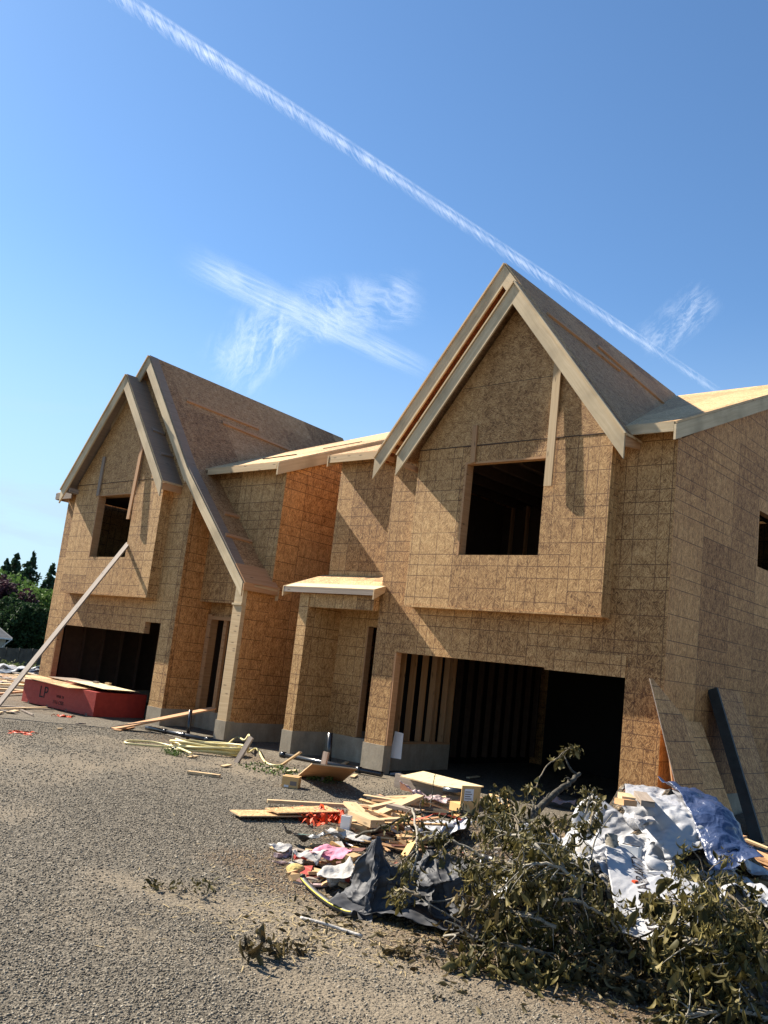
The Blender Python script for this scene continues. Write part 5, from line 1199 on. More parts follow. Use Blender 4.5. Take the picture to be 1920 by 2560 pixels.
MAT['leaf_gold'] = leaf_mat('yellowing_leaf_tassels', [(0., (.055, .048, .012)), (.5, (.14, .115, .028)), (1., (.30, .24, .07))])
MAT['moss'] = plain('bright_moss', (.13, .18, .03), .95, .4, 20., 1.)
class Leaves:
    def __init__(s): s.v = []; s.f = []
    def add(s, base, d, L, W, curl, rg):
        d = Vector(d).normalized(); side = d.cross(Vector((rg.gauss(0, 1), rg.gauss(0, 1), rg.gauss(0, .4)))).normalized(); nrm = side.cross(d); p = Vector(base); n = 5; a = len(s.v)
        prof = (.15, .8, 1., .7, .12); q = rg.uniform(.3, 1.3)
        for i in range(n):
            w = W * prof[i] * .5
            s.v += [tuple(p - side * w + nrm * w * q), tuple(p), tuple(p + side * w + nrm * w * q * rg.uniform(.6, 1.4))]
            d = (d + nrm * curl * .35 + Vector((rg.gauss(0, .08), rg.gauss(0, .08), rg.gauss(0, .08)))).normalized(); nrm = side.cross(d).normalized(); p = p + d * L / (n - 1)
        for i in range(n - 1):
            b = a + i * 3; s.f += [(b, b + 1, b + 4, b + 3), (b + 1, b + 2, b + 5, b + 4)]
    def build(s, name, mat, parent=None):
        m = bpy.data.meshes.new(name); m.from_pydata(s.v, [], s.f); m.polygons.foreach_set('use_smooth', [True] * len(s.f)); m.materials.append(mat); o = bpy.data.objects.new(name, m); COL.objects.link(o)
        if parent is not None: o.parent = parent; o.matrix_parent_inverse = Matrix.Translation(-parent.location)
        return o
def tuft(L_, c, n, rg, size=.09, spread=.05, down=1.0, wr=.34):
    size *= .95; spread *= .8; n = int(n * .95)
    for _ in range(n):
        b = c + Vector((rg.gauss(0, spread), rg.gauss(0, spread), rg.gauss(0, spread * .6))); g0 = hp(b.x, b.y)
        if b.z < g0 + .015: b.z = g0 + .015 + rg.random() * .03
        room = b.z - g0; dn = down if room > size * .8 else down * .15
        d = Vector((rg.gauss(0, .42), rg.gauss(0, .42), -dn * 1.1 + rg.gauss(0, .3)))
        L = size * rg.choice((.5, .7, .9, 1.1, 1.5)) * rg.uniform(.85, 1.15); L_.add(b, d, L, L * wr * rg.uniform(.6, 1.3), rg.gauss(.6, 1.4), rg)
nleaf = 0
def branch(label, pts, r0, r1, mat='twig', twigs=10, tufts=1, nl=9, size=.09, seed=0, leafmat='leaf', tl=.22, name='fallen_branch', cat='branch', group=None, bare=.15, down=1., gold=False, spread=.05):
    """main stem along pts, side twigs, wilted leaf tufts hanging from them"""
    global nleaf
    rg = random.Random(seed); P_ = spl([Vector(p) for p in pts], 6); n = len(P_)
    P_ = [p + Vector((rg.gauss(0, .006), rg.gauss(0, .006), rg.gauss(0, .006))) for p in P_]
    b = thing(name, label, cat, tuple(pts[0]), group)
    mb = MB(); mb.tube(P_, [r0 + (r1 - r0) * i / (n - 1) for i in range(n)], 8); mb.build('stem', MAT[mat], b)
    L_ = Leaves(); tw = MB(); Gd = Leaves()
    for k in range(twigs):
        t = bare + (1 - bare) * (k + rg.random()) / twigs; i = min(int(t * (n - 1)), n - 2); p = P_[i]; d = (P_[i + 1] - P_[i]).normalized()
        dd = (d * .6 + Vector((rg.gauss(0, .8), rg.gauss(0, .8), rg.gauss(.15, .5)))).normalized(); L = tl * rg.uniform(.5, 1.4); q_ = [p]
        for j in range(4):
            dd = (dd + Vector((rg.gauss(0, .22), rg.gauss(0, .22), -.16))).normalized(); e = q_[-1] + dd * L / 4; e.z = max(e.z, hp(e.x, e.y) + .01); q_.append(e)
        tw.tube(q_, [r1 * .8 + .002, r1 * .7, r1 * .6, r1 * .5, .0015], 5)
        for m_ in range(tufts):
            tgt = Gd if (gold and rg.random() < .3) else L_
            if tgt is Gd: tuft(Gd, q_[-1], int(nl * 2.2), rg, size * .55, spread * .8, 1.3, .2)
            else: tuft(L_, q_[4 - (m_ % 3)], nl, rg, size, spread, down)
    if twigs: tw.build('twigs', MAT[mat], b)
    nleaf += len(L_.f) // 8 + len(Gd.f) // 8
    if L_.f: L_.build('leaves', MAT[leafmat], b)
    if Gd.f: Gd.build('leaf_tassels', MAT['leaf_gold'], b)
    return b
def ap(*q): return [at(x, y, z) for x, y, z in q]
# the thick dark limb and sticks without leaves
branch('thick dark mossy limb leaning up right towards the garage opening', ap((1272, 2100, .52), (1330, 2040, .72), (1385, 1985, .92), (1425, 1955, 1.04), (1447, 1936, 1.10)), .046, .020, 'bark_dark', 5, 1, 4, .05, 1, 'leaf', .2)
branch('slim branch rising tall in front of the garage, leaves at its tip', ap((1330, 2065, .60), (1333, 2020, .72), (1343, 1960, .95), (1368, 1915, 1.12), (1400, 1890, 1.22), (1424, 1866, 1.32)), .010, .005, 'twig', 5, 2, 12, .10, 2, 'leaf', .10, bare=.88, spread=.045)
branch('small leafy sprig below the tall slim branch', ap((1348, 1990, .84), (1336, 1972, .92), (1338, 1968, .93)), .006, .004, 'twig', 3, 2, 9, .09, 3, 'leaf', .06, bare=.5)
branch('thin twig standing upright in front of the pale plywood sheet', ap((1075, 2020, .42), (1080, 1985, .55), (1088, 1936, .78)), .009, .004, 'bark_dark', 4, 0, 0, .05, 4, 'leaf', .08)
branch('bare pale stick arching over the middle of the heap', ap((1238, 2112, .62), (1285, 2100, .70), (1340, 2097, .74), (1392, 2112, .70), (1424, 2150, .60), (1408, 2182, .50)), .013, .008, 'bark_light', 4, 1, 3, .05, 5)
branch('long bare stick curving down right across the lower heap', ap((1340, 2258, .42), (1400, 2250, .50), (1462, 2262, .50), (1520, 2300, .40), (1560, 2345, .28), (1600, 2400, .10)), .013, .007, 'bark_light', 4, 1, 4, .06, 6)
branch('mossy upright log end below the white wrap', ap((1528, 2088, .80), (1533, 2150, .62), (1530, 2215, .45), (1520, 2290, .22)), .058, .062, 'bark_light', 0, name='log', cat='log')
branch('crooked birch stick standing in the middle of the branches', ap((1368, 2150, .66), (1362, 2195, .55), (1345, 2235, .45), (1318, 2275, .33), (1290, 2330, .12)), .020, .012, 'bark_light', 3, 1, 4, .06, 8)
branch('pale forked stick left of the crooked birch stick', ap((1284, 2090, .66), (1288, 2150, .52), (1286, 2205, .38)), .014, .011, 'bark_light', 3, 1, 4, .06, 9)
branch('long pale stick lying on the leaves at the front of the heap', ap((1236, 2350, .16), (1290, 2385, .12), (1365, 2434, .03)), .012, .009, 'bark_light', 2, 1, 3, .06, 10)
branch('horizontal dark log half hidden at the front of the heap', ap((1445, 2318, .14), (1530, 2312, .16), (1640, 2318, .14)), .062, .055, 'bark_dark', 0, name='log', cat='log')
branch('white bare stick crossing in front of the dark log', ap((1585, 2340, .20), (1680, 2338, .24), (1760, 2325, .28)), .015, .011, 'bark_light', 2, 0, 0, .06, 12)
branch('dark bough curving over the white plastic, with dry leaves', ap((1215, 2085, .50), (1190, 2045, .58), (1150, 2030, .60), (1118, 2035, .58)), .028, .014, 'bark_dark', 5, 1, 8, .07, 13, 'leaf')
branch('bent twig hooking down over the grey tarp', ap((1032, 2020, .62), (1038, 2060, .66), (1043, 2110, .62), (1038, 2160, .50), (1028, 2190, .42)), .012, .007, 'bark_light', 7, 2, 9, .08, 14, 'leaf', .16, bare=.0)
branch('dark branch lying from the small carton into the heap', ap((890, 2092, .22), (950, 2070, .42), (1010, 2048, .55), (1060, 2030, .62)), .015, .010, 'bark_dark', 7, 1, 8, .07, 15, 'leaf', .14, bare=.4)
# leafy ones
LB = [
 ('drooping leafy branch beside the labelled carton', ((1275, 2090, .50), (1263, 2040, .66), (1254, 2000, .78), (1246, 1985, .80)), 9, 3, 12, .11, 'leaf', .16, .06),
 ('leafy branch right of the drooping one, before the garage', ((1320, 2090, .55), (1300, 2060, .66), (1285, 2020, .76)), 9, 2, 9, .07, 'leaf', .16, .06),
 ('leafy spray hanging over the left edge of the white wrap', ((1455, 2060, .78), (1470, 2010, .96), (1478, 1985, 1.04), (1490, 2010, 1.0)), 10, 2, 9, .08, 'leaf', .10, .04),
 ('wilted spray hanging below the one on the white wrap', ((1470, 2080, .86), (1480, 2040, .95), (1488, 2030, .95)), 6, 2, 9, .09, 'leaf', .06, .03),
 ('leafy branch spreading left over the grey tarp top', ((1210, 2150, .55), (1150, 2110, .64), (1090, 2095, .66), (1040, 2105, .64)), 8, 2, 9, .075, 'leaf', .2, .06),
 ('wide wilted branch in the upper middle of the heap', ((1410, 2180, .66), (1340, 2115, .80), (1280, 2085, .82), (1225, 2085, .70)), 22, 2, 9, .085, 'leaf', .26, .07),
 ('wilted branch around the crooked birch stick', ((1460, 2220, .62), (1400, 2170, .74), (1330, 2160, .74), (1260, 2180, .60)), 26, 2, 9, .09, 'leaf', .26, .07),
 ('wilted branch right of the crooked birch stick', ((1480, 2190, .58), (1440, 2150, .66), (1400, 2115, .70), (1370, 2085, .72)), 16, 2, 9, .08, 'leaf', .24, .06),
 ('wilted branch left of centre hanging over dark film', ((1340, 2220, .56), (1295, 2170, .68), (1250, 2155, .66), (1215, 2175, .56)), 17, 2, 10, .09, 'leaf', .24, .07),
 ('dense leafy branch at the left front on the grey tarp', ((1290, 2285, .34), (1250, 2255, .40), (1210, 2245, .38), (1175, 2255, .30)), 12, 2, 9, .085, 'leaf_dry', .22, .06),
 ('small leafy spray lying on the tarp fold', ((1050, 2240, .34), (1010, 2225, .36), (985, 2235, .32)), 6, 2, 9, .07, 'leaf', .12, .05),
 ('leafy branch below centre, hanging to the ground', ((1390, 2320, .32), (1330, 2290, .36), (1270, 2290, .32), (1215, 2310, .24)), 18, 2, 10, .095, 'leaf', .24, .07),
 ('large leafed spray at the lower left foot of the heap', ((1370, 2385, .16), (1310, 2370, .20), (1250, 2365, .18), (1200, 2375, .12)), 16, 2, 9, .11, 'leaf', .22, .07),
 ('leafy branch between the log and the long curved stick', ((1540, 2330, .28), (1480, 2290, .36), (1420, 2290, .36), (1370, 2300, .30)), 20, 2, 9, .085, 'leaf', .24, .07),
 ('leafy branch in front of the white cartons', ((1660, 2350, .30), (1600, 2320, .34), (1550, 2300, .36), (1510, 2270, .40)), 12, 2, 8, .08, 'leaf', .2, .06),
 ('big leafy bough reaching up left before the printed wrap', ((1900, 2320, .38), (1840, 2250, .50), (1770, 2195, .58), (1710, 2190, .58), (1665, 2220, .50)), 24, 2, 10, .095, 'leaf', .26, .07),
 ('leafy crown standing up in the middle of the heap', ((1330, 2150, .66), (1300, 2090, .82), (1290, 2050, .90), (1260, 2040, .88)), 16, 2, 10, .09, 'leaf', .2, .06),
 ('leafy crown left of the thick mossy limb', ((1350, 2130, .66), (1370, 2080, .80), (1360, 2050, .86)), 12, 2, 9, .085, 'leaf', .18, .05),
 ('big leafy bough hanging at the right front of the heap', ((1900, 2400, .38), (1820, 2310, .58), (1740, 2265, .64), (1670, 2275, .56)), 30, 3, 10, .115, 'leaf', .28, .08),
 ('leafy bough drooping to the gravel at the right', ((1880, 2450, .28), (1810, 2380, .44), (1740, 2350, .46), (1680, 2360, .38)), 28, 2, 10, .115, 'leaf', .26, .08),
 ('golden tasselled branch at the right picture edge', ((1960, 2360, .42), (1900, 2300, .52), (1860, 2270, .54), (1830, 2290, .50)), 20, 2, 9, .09, 'leaf', .24, .07),
 ('leafy branch high on the right beside the laths', ((1930, 2290, .40), (1880, 2250, .46), (1820, 2225, .48), (1770, 2220, .46)), 13, 2, 8, .09, 'leaf', .2, .06),
 ('brown leafy branch lying flat at the bottom centre', ((1640, 2470, .06), (1560, 2440, .10), (1480, 2420, .10), (1400, 2420, .07)), 22, 2, 9, .095, 'leaf_dry', .22, .07),
 ('brown leafy branch lying flat at the bottom right', ((1880, 2520, .06), (1790, 2490, .12), (1700, 2470, .12), (1620, 2490, .06)), 24, 2, 9, .09, 'leaf_dry', .24, .08),
 ('olive branch lying flat in the bottom right corner', ((1940, 2560, .05), (1860, 2530, .10), (1760, 2530, .10), (1700, 2550, .05)), 20, 2, 9, .085, 'leaf', .22, .07),
 ('dry branch behind the big boughs at right', ((1700, 2420, .12), (1620, 2380, .18), (1540, 2380, .16), (1470, 2370, .12)), 20, 2, 8, .085, 'leaf_dry', .22, .07),
]
rgc = random.Random(5)
for i, (lab, pts, tw, tf, nl, sz, lm, tl, sp) in enumerate(LB):
    branch(lab, ap(*pts), .015, .007, rgc.choice(['twig', 'twig', 'bark_light']), tw, tf, nl, sz, 100 + i, lm, tl, bare=0., gold=i in (5, 8, 10, 14, 15, 16, 17, 18, 19), spread=sp)
# bare twigs sticking out everywhere
rgb_ = random.Random(900)
for k in range(52):
    px, py = rgb_.gauss(1370, 170), rgb_.gauss(2200, 75)
    if k > 38: px, py = rgb_.gauss(1740, 80), rgb_.gauss(2330, 50)
    c = pp(px, py, .12); a = rgb_.random() * 6.28; L = rgb_.uniform(.2, .55); d = Vector((math.cos(a), math.sin(a), rgb_.uniform(-.1, .7))); q = [c - d * L * .4]
    for j in range(3): d = (d + Vector((rgb_.gauss(0, .3), rgb_.gauss(0, .3), rgb_.gauss(0, .2)))).normalized(); q.append(q[-1] + d * L / 2)
    mb = MB(); mb.tube(spl(q, 4), list(np.linspace(rgb_.uniform(.006, .014), .004, 13)), 6); o = mb.build('twig', MAT[rgb_.choice(['bark_light', 'twig', 'bark_light'])]); tag(o, 'bare twig sticking out among the wilted branches of the heap', 'twig', 'bare twigs in the heap')
# sprigs lying on the open gravel
for i, (lab, pts, tw, nl, sz, lm) in enumerate((
 ('wilted sprig lying alone on the gravel, left of the other small sprigs', ((370, 2190, .10), (385, 2205, .05), (420, 2220, .03), (455, 2224, .03)), 5, 8, .07, 'leaf'),
 ('wilted sprig on the gravel joined by a thin curved twig', ((555, 2205, .03), (520, 2212, .05), (490, 2215, .08), (470, 2222, .03)), 5, 8, .07, 'leaf'),
 ('brown sprig fanned on the gravel below the thin pale stick', ((700, 2385, .03), (675, 2360, .08), (640, 2345, .14), (620, 2352, .10)), 6, 10, .10, 'leaf_dry'),
 ('small brown sprig right of the fanned one', ((770, 2345, .06), (745, 2350, .09), (720, 2358, .05), (700, 2365, .03)), 6, 8, .07, 'leaf_dry'),
 ('curled pale sprig on the gravel before the tarp tail', ((1040, 2372, .03), (1020, 2365, .07), (1000, 2372, .05), (985, 2380, .03)), 6, 9, .07, 'leaf_dry'),
 ('thin mossy twig trailing left of the large leafed spray', ((1170, 2440, .02), (1130, 2410, .03), (1090, 2395, .03), (1040, 2375, .03)), 5, 4, .05, 'leaf'))):
    branch(lab, [gp(*p) for p in pts], .006, .003, 'twig', tw, 1, nl, sz, 200 + i, lm, .10, name='fallen_sprig', cat='sprig', bare=0., down=.7, spread=.04)
# leaf litter and straw under everything
L_ = Leaves(); rg = random.Random(77)
for k in range(1500):
    r = rg.random()
    if r < .45: px, py = rg.gauss(1500, 190), rg.gauss(2425, 45)
    elif r < .75: px, py = rg.gauss(1760, 120), rg.gauss(2480, 50)
    elif r < .9: px, py = rg.gauss(1150, 120), rg.gauss(2350, 40)
    else: px, py = rg.gauss(900, 120), rg.gauss(2300, 40)
    p = onZ(px, py, 0); p.z = gh(p.x, p.y) + rg.uniform(.006, .03); L = rg.uniform(.03, .09)
    L_.add(p, (rg.gauss(0, 1), rg.gauss(0, 1), rg.gauss(0, .12)), L, L * .35, rg.gauss(0, .8), rg)
o = L_.build('leaf_litter', MAT['leaf_dry']); o['kind'] = 'stuff'; tag(o, 'dry brown leaf litter on the ground around the branches', 'leaf litter')
MAT['straw'] = plain('straw', (.42, .32, .16), .8, .3)
mb = MB()
for k in range(1000):
    px, py = (rg.gauss(700, 130), rg.gauss(2250, 70)) if rg.random() < .5 else (rg.gauss(960, 170), rg.gauss(2330, 45))
    p = onZ(px, py, 0); p.z = gh(p.x, p.y) + .008; a = rg.random() * 3.14; d = Vector((math.cos(a), math.sin(a), rg.gauss(0, .12))) * rg.uniform(.01, .05); s_ = Vector((-d.y, d.x, 0)).normalized() * rg.uniform(.0012, .004)
    mb.quad([p - d - s_, p + d - s_, p + d + s_, p - d + s_], uv=[(0, 0)] * 4)
o = mb.build('straw', MAT['straw']); o['kind'] = 'stuff'; tag(o, 'scattered straw and wood splinters on the brown earth beside the heap', 'straw')
# moss on the log and pale lichen tufts
for i, (px, py, z, r_, lab) in enumerate(((1543, 2155, .62, .06, 'bright green moss clump on the upright log'), (1630, 2405, .12, .06, 'pale green lichen tuft at the front foot of the heap'), (1700, 2465, .10, .07, 'pale green lichen tuft above the bottom right leaves'))):
    c = at(px, py, z); Lm = MB(); rg2 = random.Random(i)
    for k in range(420):
        d = Vector((rg2.gauss(0, 1), rg2.gauss(0, 1), rg2.gauss(0, 1))).normalized(); p = c + d * r_ * rg2.uniform(.3, 1.); s_ = d.orthogonal().normalized() * .003
        e = p + (d + Vector((rg2.gauss(0, .5), rg2.gauss(0, .5), rg2.gauss(0, .5)))) * .018; Lm.quad([p - s_, p + s_, e], uv=[(0, 0)] * 3)
    o = Lm.build('moss_clump', MAT['moss']); tag(o, lab, 'moss')
# weeds by the porch
MAT['weed'] = leaf_mat('green_weed', [(0., (.03, .06, .012)), (.6, (.08, .14, .03)), (1., (.16, .24, .07))])
for i, (px, py, w_, n_, lab, up) in enumerate(((432, 1888, .14, 120, 'grass tuft in front of the yellow hose', 1), (655, 1930, .28, 90, 'low green weed between the stake and the small box', 0), (790, 1950, .2, 110, 'green weed at the foot of the brown stake', 0), (712, 1936, .12, 50, 'small weed behind the closed cardboard box', 0))):
    c = gp(px, py); Lw = Leaves(); rg2 = random.Random(300 + i)
    for k in range(n_):
        p = c + Vector((rg2.gauss(0, w_), rg2.gauss(0, w_ * .4), 0)); p.z = gh(p.x, p.y) + (0 if up else rg2.random() * .12)
        Lw.add(p, (rg2.gauss(0, .5), rg2.gauss(0, .5), 1. if up else rg2.gauss(.3, .5)), rg2.uniform(.08, .2) if up else rg2.uniform(.03, .07), .012 if up else .035, .6, rg2)
    o = Lw.build('weed', MAT['weed']); tag(o, lab, 'weed')
print('leaves', nleaf)
# ================================================================ background at far left: trees, fence, roof
def bgp(px, py, dist):
    """point on the sight line at a horizontal distance"""
    d = M3 @ _ray((px, py)); h = math.hypot(d[0], d[1]); return Vector(d * dist / h + _O)
def tree_leaf(name, c0, c1):
    g = G(name); r = g.node('ShaderNodeNewGeometry', out=8); p = g.pos(); n = g.noise(p, .8, 3)
    c = g.ramp(r * .6 + n * .4, [(.1, c0), (.9, c1)]); s = g.bsdf(c, .7, spec=.15); t = g.node('ShaderNodeBsdfTranslucent', {'Color': c}); g.surf(g.node('ShaderNodeMixShader', {0: .25, 1: s, 2: t})); return g.mat
MAT['conifer'] = tree_leaf('conifer_needles', (.02, .045, .026), (.06, .11, .055))
MAT['cedar'] = tree_leaf('arborvitae_needles', (.014, .034, .014), (.05, .09, .03))
MAT['broad'] = tree_leaf('broad_green_leaves', (.05, .10, .022), (.15, .24, .055))
MAT['plum'] = tree_leaf('purple_plum_leaves', (.022, .010, .016), (.075, .035, .045))
MAT['trunk'] = plain('tree_bark', (.07, .055, .042), .95, .3)
def leaf_cloud(pts, size, rg):
    """pts: numpy (n,3) -> small random quads"""
    n = len(pts); a = rg.normal(size=(n, 3)); a /= np.linalg.norm(a, axis=1)[:, None]; b = np.cross(a, rg.normal(size=(n, 3))); b /= np.linalg.norm(b, axis=1)[:, None]
    s = size * (.5 + rg.random((n, 1))); V = np.stack([pts - a * s, pts + b * s * .6, pts + a * s, pts - b * s * .6], 1).reshape(-1, 3)
    return V
def mk(name, V, mat, parent):
    n = len(V) // 4; m = bpy.data.meshes.new(name); m.vertices.add(len(V)); m.vertices.foreach_set('co', V.astype(np.float32).ravel()); m.loops.add(n * 4); m.loops.foreach_set('vertex_index', np.arange(n * 4, dtype=np.int32))
    m.polygons.add(n); m.polygons.foreach_set('loop_start', np.arange(0, n * 4, 4, dtype=np.int32)); m.polygons.foreach_set('loop_total', np.full(n, 4, np.int32)); m.update(); m.materials.append(mat)
    o = bpy.data.objects.new(name, m); COL.objects.link(o); o.parent = parent; o.matrix_parent_inverse = Matrix.Translation(-parent.location); return o
def tree(px, ytop, dist, r, kind, mat, label, seed, base=None):
    rg = np.random.default_rng(seed); top = bgp(px, ytop, dist); zb = gh(top.x, top.y) if base is None else base; H = top.z - zb
    t = thing(kind, label, 'tree', (top.x, top.y, zb)); mb = MB()
    mb.tube([(top.x, top.y, zb), (top.x, top.y, zb + H * .5), (top.x, top.y, top.z - .1)], [H * .018 + .05, H * .012 + .03, .03], 7); mb.build('trunk', MAT['trunk'], t)
    P = []
    if kind == 'conifer_tree':
        nb = int(90 + H * 8); lim = MB()
        for k in range(nb):
            f = (k + rg.random()) / nb; z = top.z - f ** .85 * H * .93; L = r * (.03 + .97 * f ** .72) * rg.uniform(.6, 1.15); a = rg.random() * 6.28
            m_ = int(22 + 90 * L / r * (1 + f)); u = rg.random(m_) ** .7
            P.append(np.stack([top.x + np.cos(a) * L * u + rg.normal(0, .10 * L, m_) * u, top.y + np.sin(a) * L * u + rg.normal(0, .10 * L, m_) * u, z - u ** 1.6 * L * .28 + rg.normal(0, .07, m_) - rg.random(m_) * .25], 1))
        P = np.concatenate(P)
    elif kind == 'cedar_tree':
        n = 5200; f = rg.random(n); a = rg.random(n) * 6.28; rad = r * np.clip(np.sin(np.clip(f, .02, 1) ** .6 * 3.0) * 1.0 + .12, 0, 1.2) * (.75 + .25 * np.sin(a * 5 + f * 9 + seed)) * (rg.random(n) ** .25)
        P = np.stack([top.x + rad * np.cos(a), top.y + rad * np.sin(a), top.z - (f) * H], 1)
    else:
        cl = [(rg.normal(0, .45) * r, rg.normal(0, .45) * r, top.z - r * .35 - rg.random() * (H * .62), r * rg.uniform(.3, .55)) for _ in range(16)] + [(0, 0, top.z - r * .4, r * .4)]
        for cx, cy, cz, cr in cl:
            m_ = 420; d = rg.normal(size=(m_, 3)); d /= np.linalg.norm(d, axis=1)[:, None]; q = d * cr * (rg.random((m_, 1)) ** .35) * (1 + .25 * rg.random((m_, 1)))
            P.append(q + np.array([top.x + cx, top.y + cy, cz]))
        P = np.concatenate(P)
    mk('crown', leaf_cloud(P, {'conifer_tree': .13, 'cedar_tree': .14, 'broadleaf_tree': .17}[kind] * dist / 85, rg), MAT[mat], t)
tree(44, 1381, 128, 4.4, 'conifer_tree', 'conifer', 'dark conifer at the far left, left of the tallest one', 1)
tree(20, 1396, 126, 4.2, 'conifer_tree', 'conifer', 'leftmost conifer, partly cut by the picture edge', 2)
tree(85, 1379, 122, 4.8, 'conifer_tree', 'conifer', 'tallest dark conifer near the middle of the far left trees', 3)
tree(133, 1408, 118, 3.4, 'conifer_tree', 'conifer', 'slim conifer closest to the far house', 4)
tree(112, 1452, 112, 3.4, 'conifer_tree', 'conifer', 'shorter conifer between the tallest and the slim one', 5)
for i, (px, yt, d, r, m, lab) in enumerate(((38, 1438, 104, 3.6, 'broad', 'light green round tree in front of the conifers'), (-4, 1436, 100, 3.6, 'plum', 'purple-leaved tree at the left picture edge'), (20, 1452, 98, 2.4, 'plum', 'smaller purple-leaved tree beside the larger purple one'),
    (84, 1462, 101, 3.2, 'broad', 'green round tree below the tallest conifer'), (120, 1478, 98, 2.8, 'broad', 'green round tree nearest to the far house'), (60, 1475, 99, 3.0, 'broad', 'green round tree between the two lighter ones'))):
    tree(px, yt, d, r, 'broadleaf_tree', m, lab, 20 + i)
for i, (px, yt, d, r, lab) in enumerate(((26, 1494, 92, 1.7, 'left dark green arborvitae above the fence'), (57, 1508, 90, 1.9, 'second dark green arborvitae above the fence'), (82, 1510, 91, 1.9, 'third dark green arborvitae above the fence'), (8, 1505, 94, 1.8, 'arborvitae behind the neighbouring roof'), (104, 1520, 90, 1.7, 'arborvitae beside the far house wall'), (42, 1500, 95, 1.6, 'arborvitae set back between the left and second ones'), (126, 1530, 90, 1.6, 'rightmost arborvitae against the far house'))):
    tree(px, yt, d, r, 'cedar_tree', 'cedar', lab, 40 + i)
# neighbour's house corner
MAT['shingle'] = plain('grey_roof_shingles', (.13, .13, .135), .9, .2, 3.); MAT['siding'] = plain('beige_siding', (.36, .35, .30), .8, .05); MAT['gutter'] = plain('white_gutter', (.6, .62, .62), .5, .05)
D_ = 82.; A = bgp(31, 1597, D_); Zg = gh(A.x, A.y); right = (bgp(60, 1600, D_) - bgp(0, 1594, D_)); right.z = 0; right.normalize(); back = Vector((-right.y, right.x, 0))
nb_ = thing('neighbour_house', 'low beige neighbouring house with grey hip roof at the left picture edge', 'house', (A.x, A.y, Zg))
e0, e1 = A, A - right * 12; w0 = A - right * .5 + back * .5; hw = A.z - Zg
mb = MB(); q = [w0, w0 - right * 11, w0 - right * 11 + back * 8, w0 + back * 8]; mb.prism([Vector((p.x, p.y, Zg - 1)) for p in q], (0, 0, hw + .9)); mb.build('wall', MAT['siding'], nb_)
mb = MB(); q = [e0, e1, e1 + back * 9, e0 + back * 9]; ri = [A - right * 4.5 + back * 4.5 + Vector((0, 0, 2.9)), A - right * 7.5 + back * 4.5 + Vector((0, 0, 2.9))]
mb.quad([q[0], ri[0], ri[1], q[1]]); mb.quad([q[0], q[3], ri[0]]); mb.quad([q[3], q[2], ri[1], ri[0]]); mb.quad([q[2], q[1], ri[1]]); mb.quad([q[0], q[1], q[2], q[3]]); mb.build('roof', MAT['shingle'], nb_)
bar('gutter', e0 + Vector((0, 0, -.05)), e1 + Vector((0, 0, -.05)), .12, .12, 'gutter', parent=nb_)
mb = MB(); mb.tube([e0 - right * .1 + Vector((0, 0, -.1)), w0 + Vector((0, -.05, -.7)) - right * .1, w0 + Vector((0, -.05, -hw + .2)) - right * .1], .05, 6); mb.build('downspout', MAT['gutter'], nb_)
# board fence
MAT['fence'] = plain('weathered_fence_boards', (.085, .075, .062), .9, .3, 2.)
f0, f1 = bgp(-15, 1618, 80), bgp(150, 1626, 76); fz = Vector((0, 0, 1)); fd = (f1 - f0); L_f = math.hypot(fd.x, fd.y); fn = thing('board_fence', 'weathered grey board fence below the arborvitae row', 'fence', (f0.x, f0.y, f0.z - 1.8))
mb = MB(); k = 0; rgf = random.Random(4)
while k * .15 < L_f:
    p = f0 + fd * (k * .15 / L_f); t_ = rgf.uniform(-.02, .02); mb.beam((p.x, p.y, p.z - 2.2), (p.x, p.y, p.z + t_), .14, .02, up=(-fd.y, fd.x, 0)); k += 1
mb.build('boards', MAT['fence'], fn)
for k in range(6):
    p = f0 + fd * (k / 5.); bar('post', (p.x, p.y, p.z - 2.2), (p.x, p.y, p.z + .05), .1, .1, 'fence', parent=fn)
# weeds and rubbish between the gravel and the fence
MAT['bush'] = tree_leaf('rough_weeds', (.04, .055, .02), (.14, .17, .06))
rg = np.random.default_rng(5); P = []
for k in range(60):
    px, py = rg.uniform(-25, 150), rg.uniform(1638, 1672); c = onZ(px, py, -1.2 if py > 1650 else -1.6); z0 = gh(c.x, c.y)
    m_ = 260; rr = rg.uniform(.6, 1.6); P.append(np.stack([c.x + rg.normal(0, rr, m_), c.y + rg.normal(0, rr, m_), z0 + np.abs(rg.normal(0, .33, m_))], 1))
th0 = bpy.data.objects.new('tmp', None); th0.location = (0, 0, 0)
o = mk('weeds', leaf_cloud(np.concatenate(P), .14, rg), MAT['bush'], th0); o.parent = None; bpy.data.objects.remove(th0); o['kind'] = 'stuff'; tag(o, 'rough green and dry weeds below the fence', 'weeds')
for i, (px, py, w_, h_, m, lab) in enumerate(((18, 1668, 1.6, .9, 'wrap', 'white plastic heap below the weeds at far left'), (48, 1674, 1.8, .8, 'wrap', 'white plastic heap right of the leftmost one'), (84, 1676, 1.4, .7, 'paper', 'pale plastic scraps just left of the far house'), (6, 1682, 1.4, .6, 'blackfilm', 'dark plastic in front of the white heaps'), (66, 1664, 1.4, .9, 'blackfilm', 'dark brush heap behind the white plastic'))):
    c = onZ(px, py, 0.); c.z = gh(c.x, c.y)
    P_ = drape(c.x, c.y, w_ * 2, h_ * 2, i * .7, .6, 400 + i, n=18, steps=30, lift=.3, bend=.3, rough=.4, Hf=lambda x, y: GH(x, y)); cloth('plastic_heap', P_, MAT[m], lab, 'plastic sheet', (w_, h_), cr=3.)
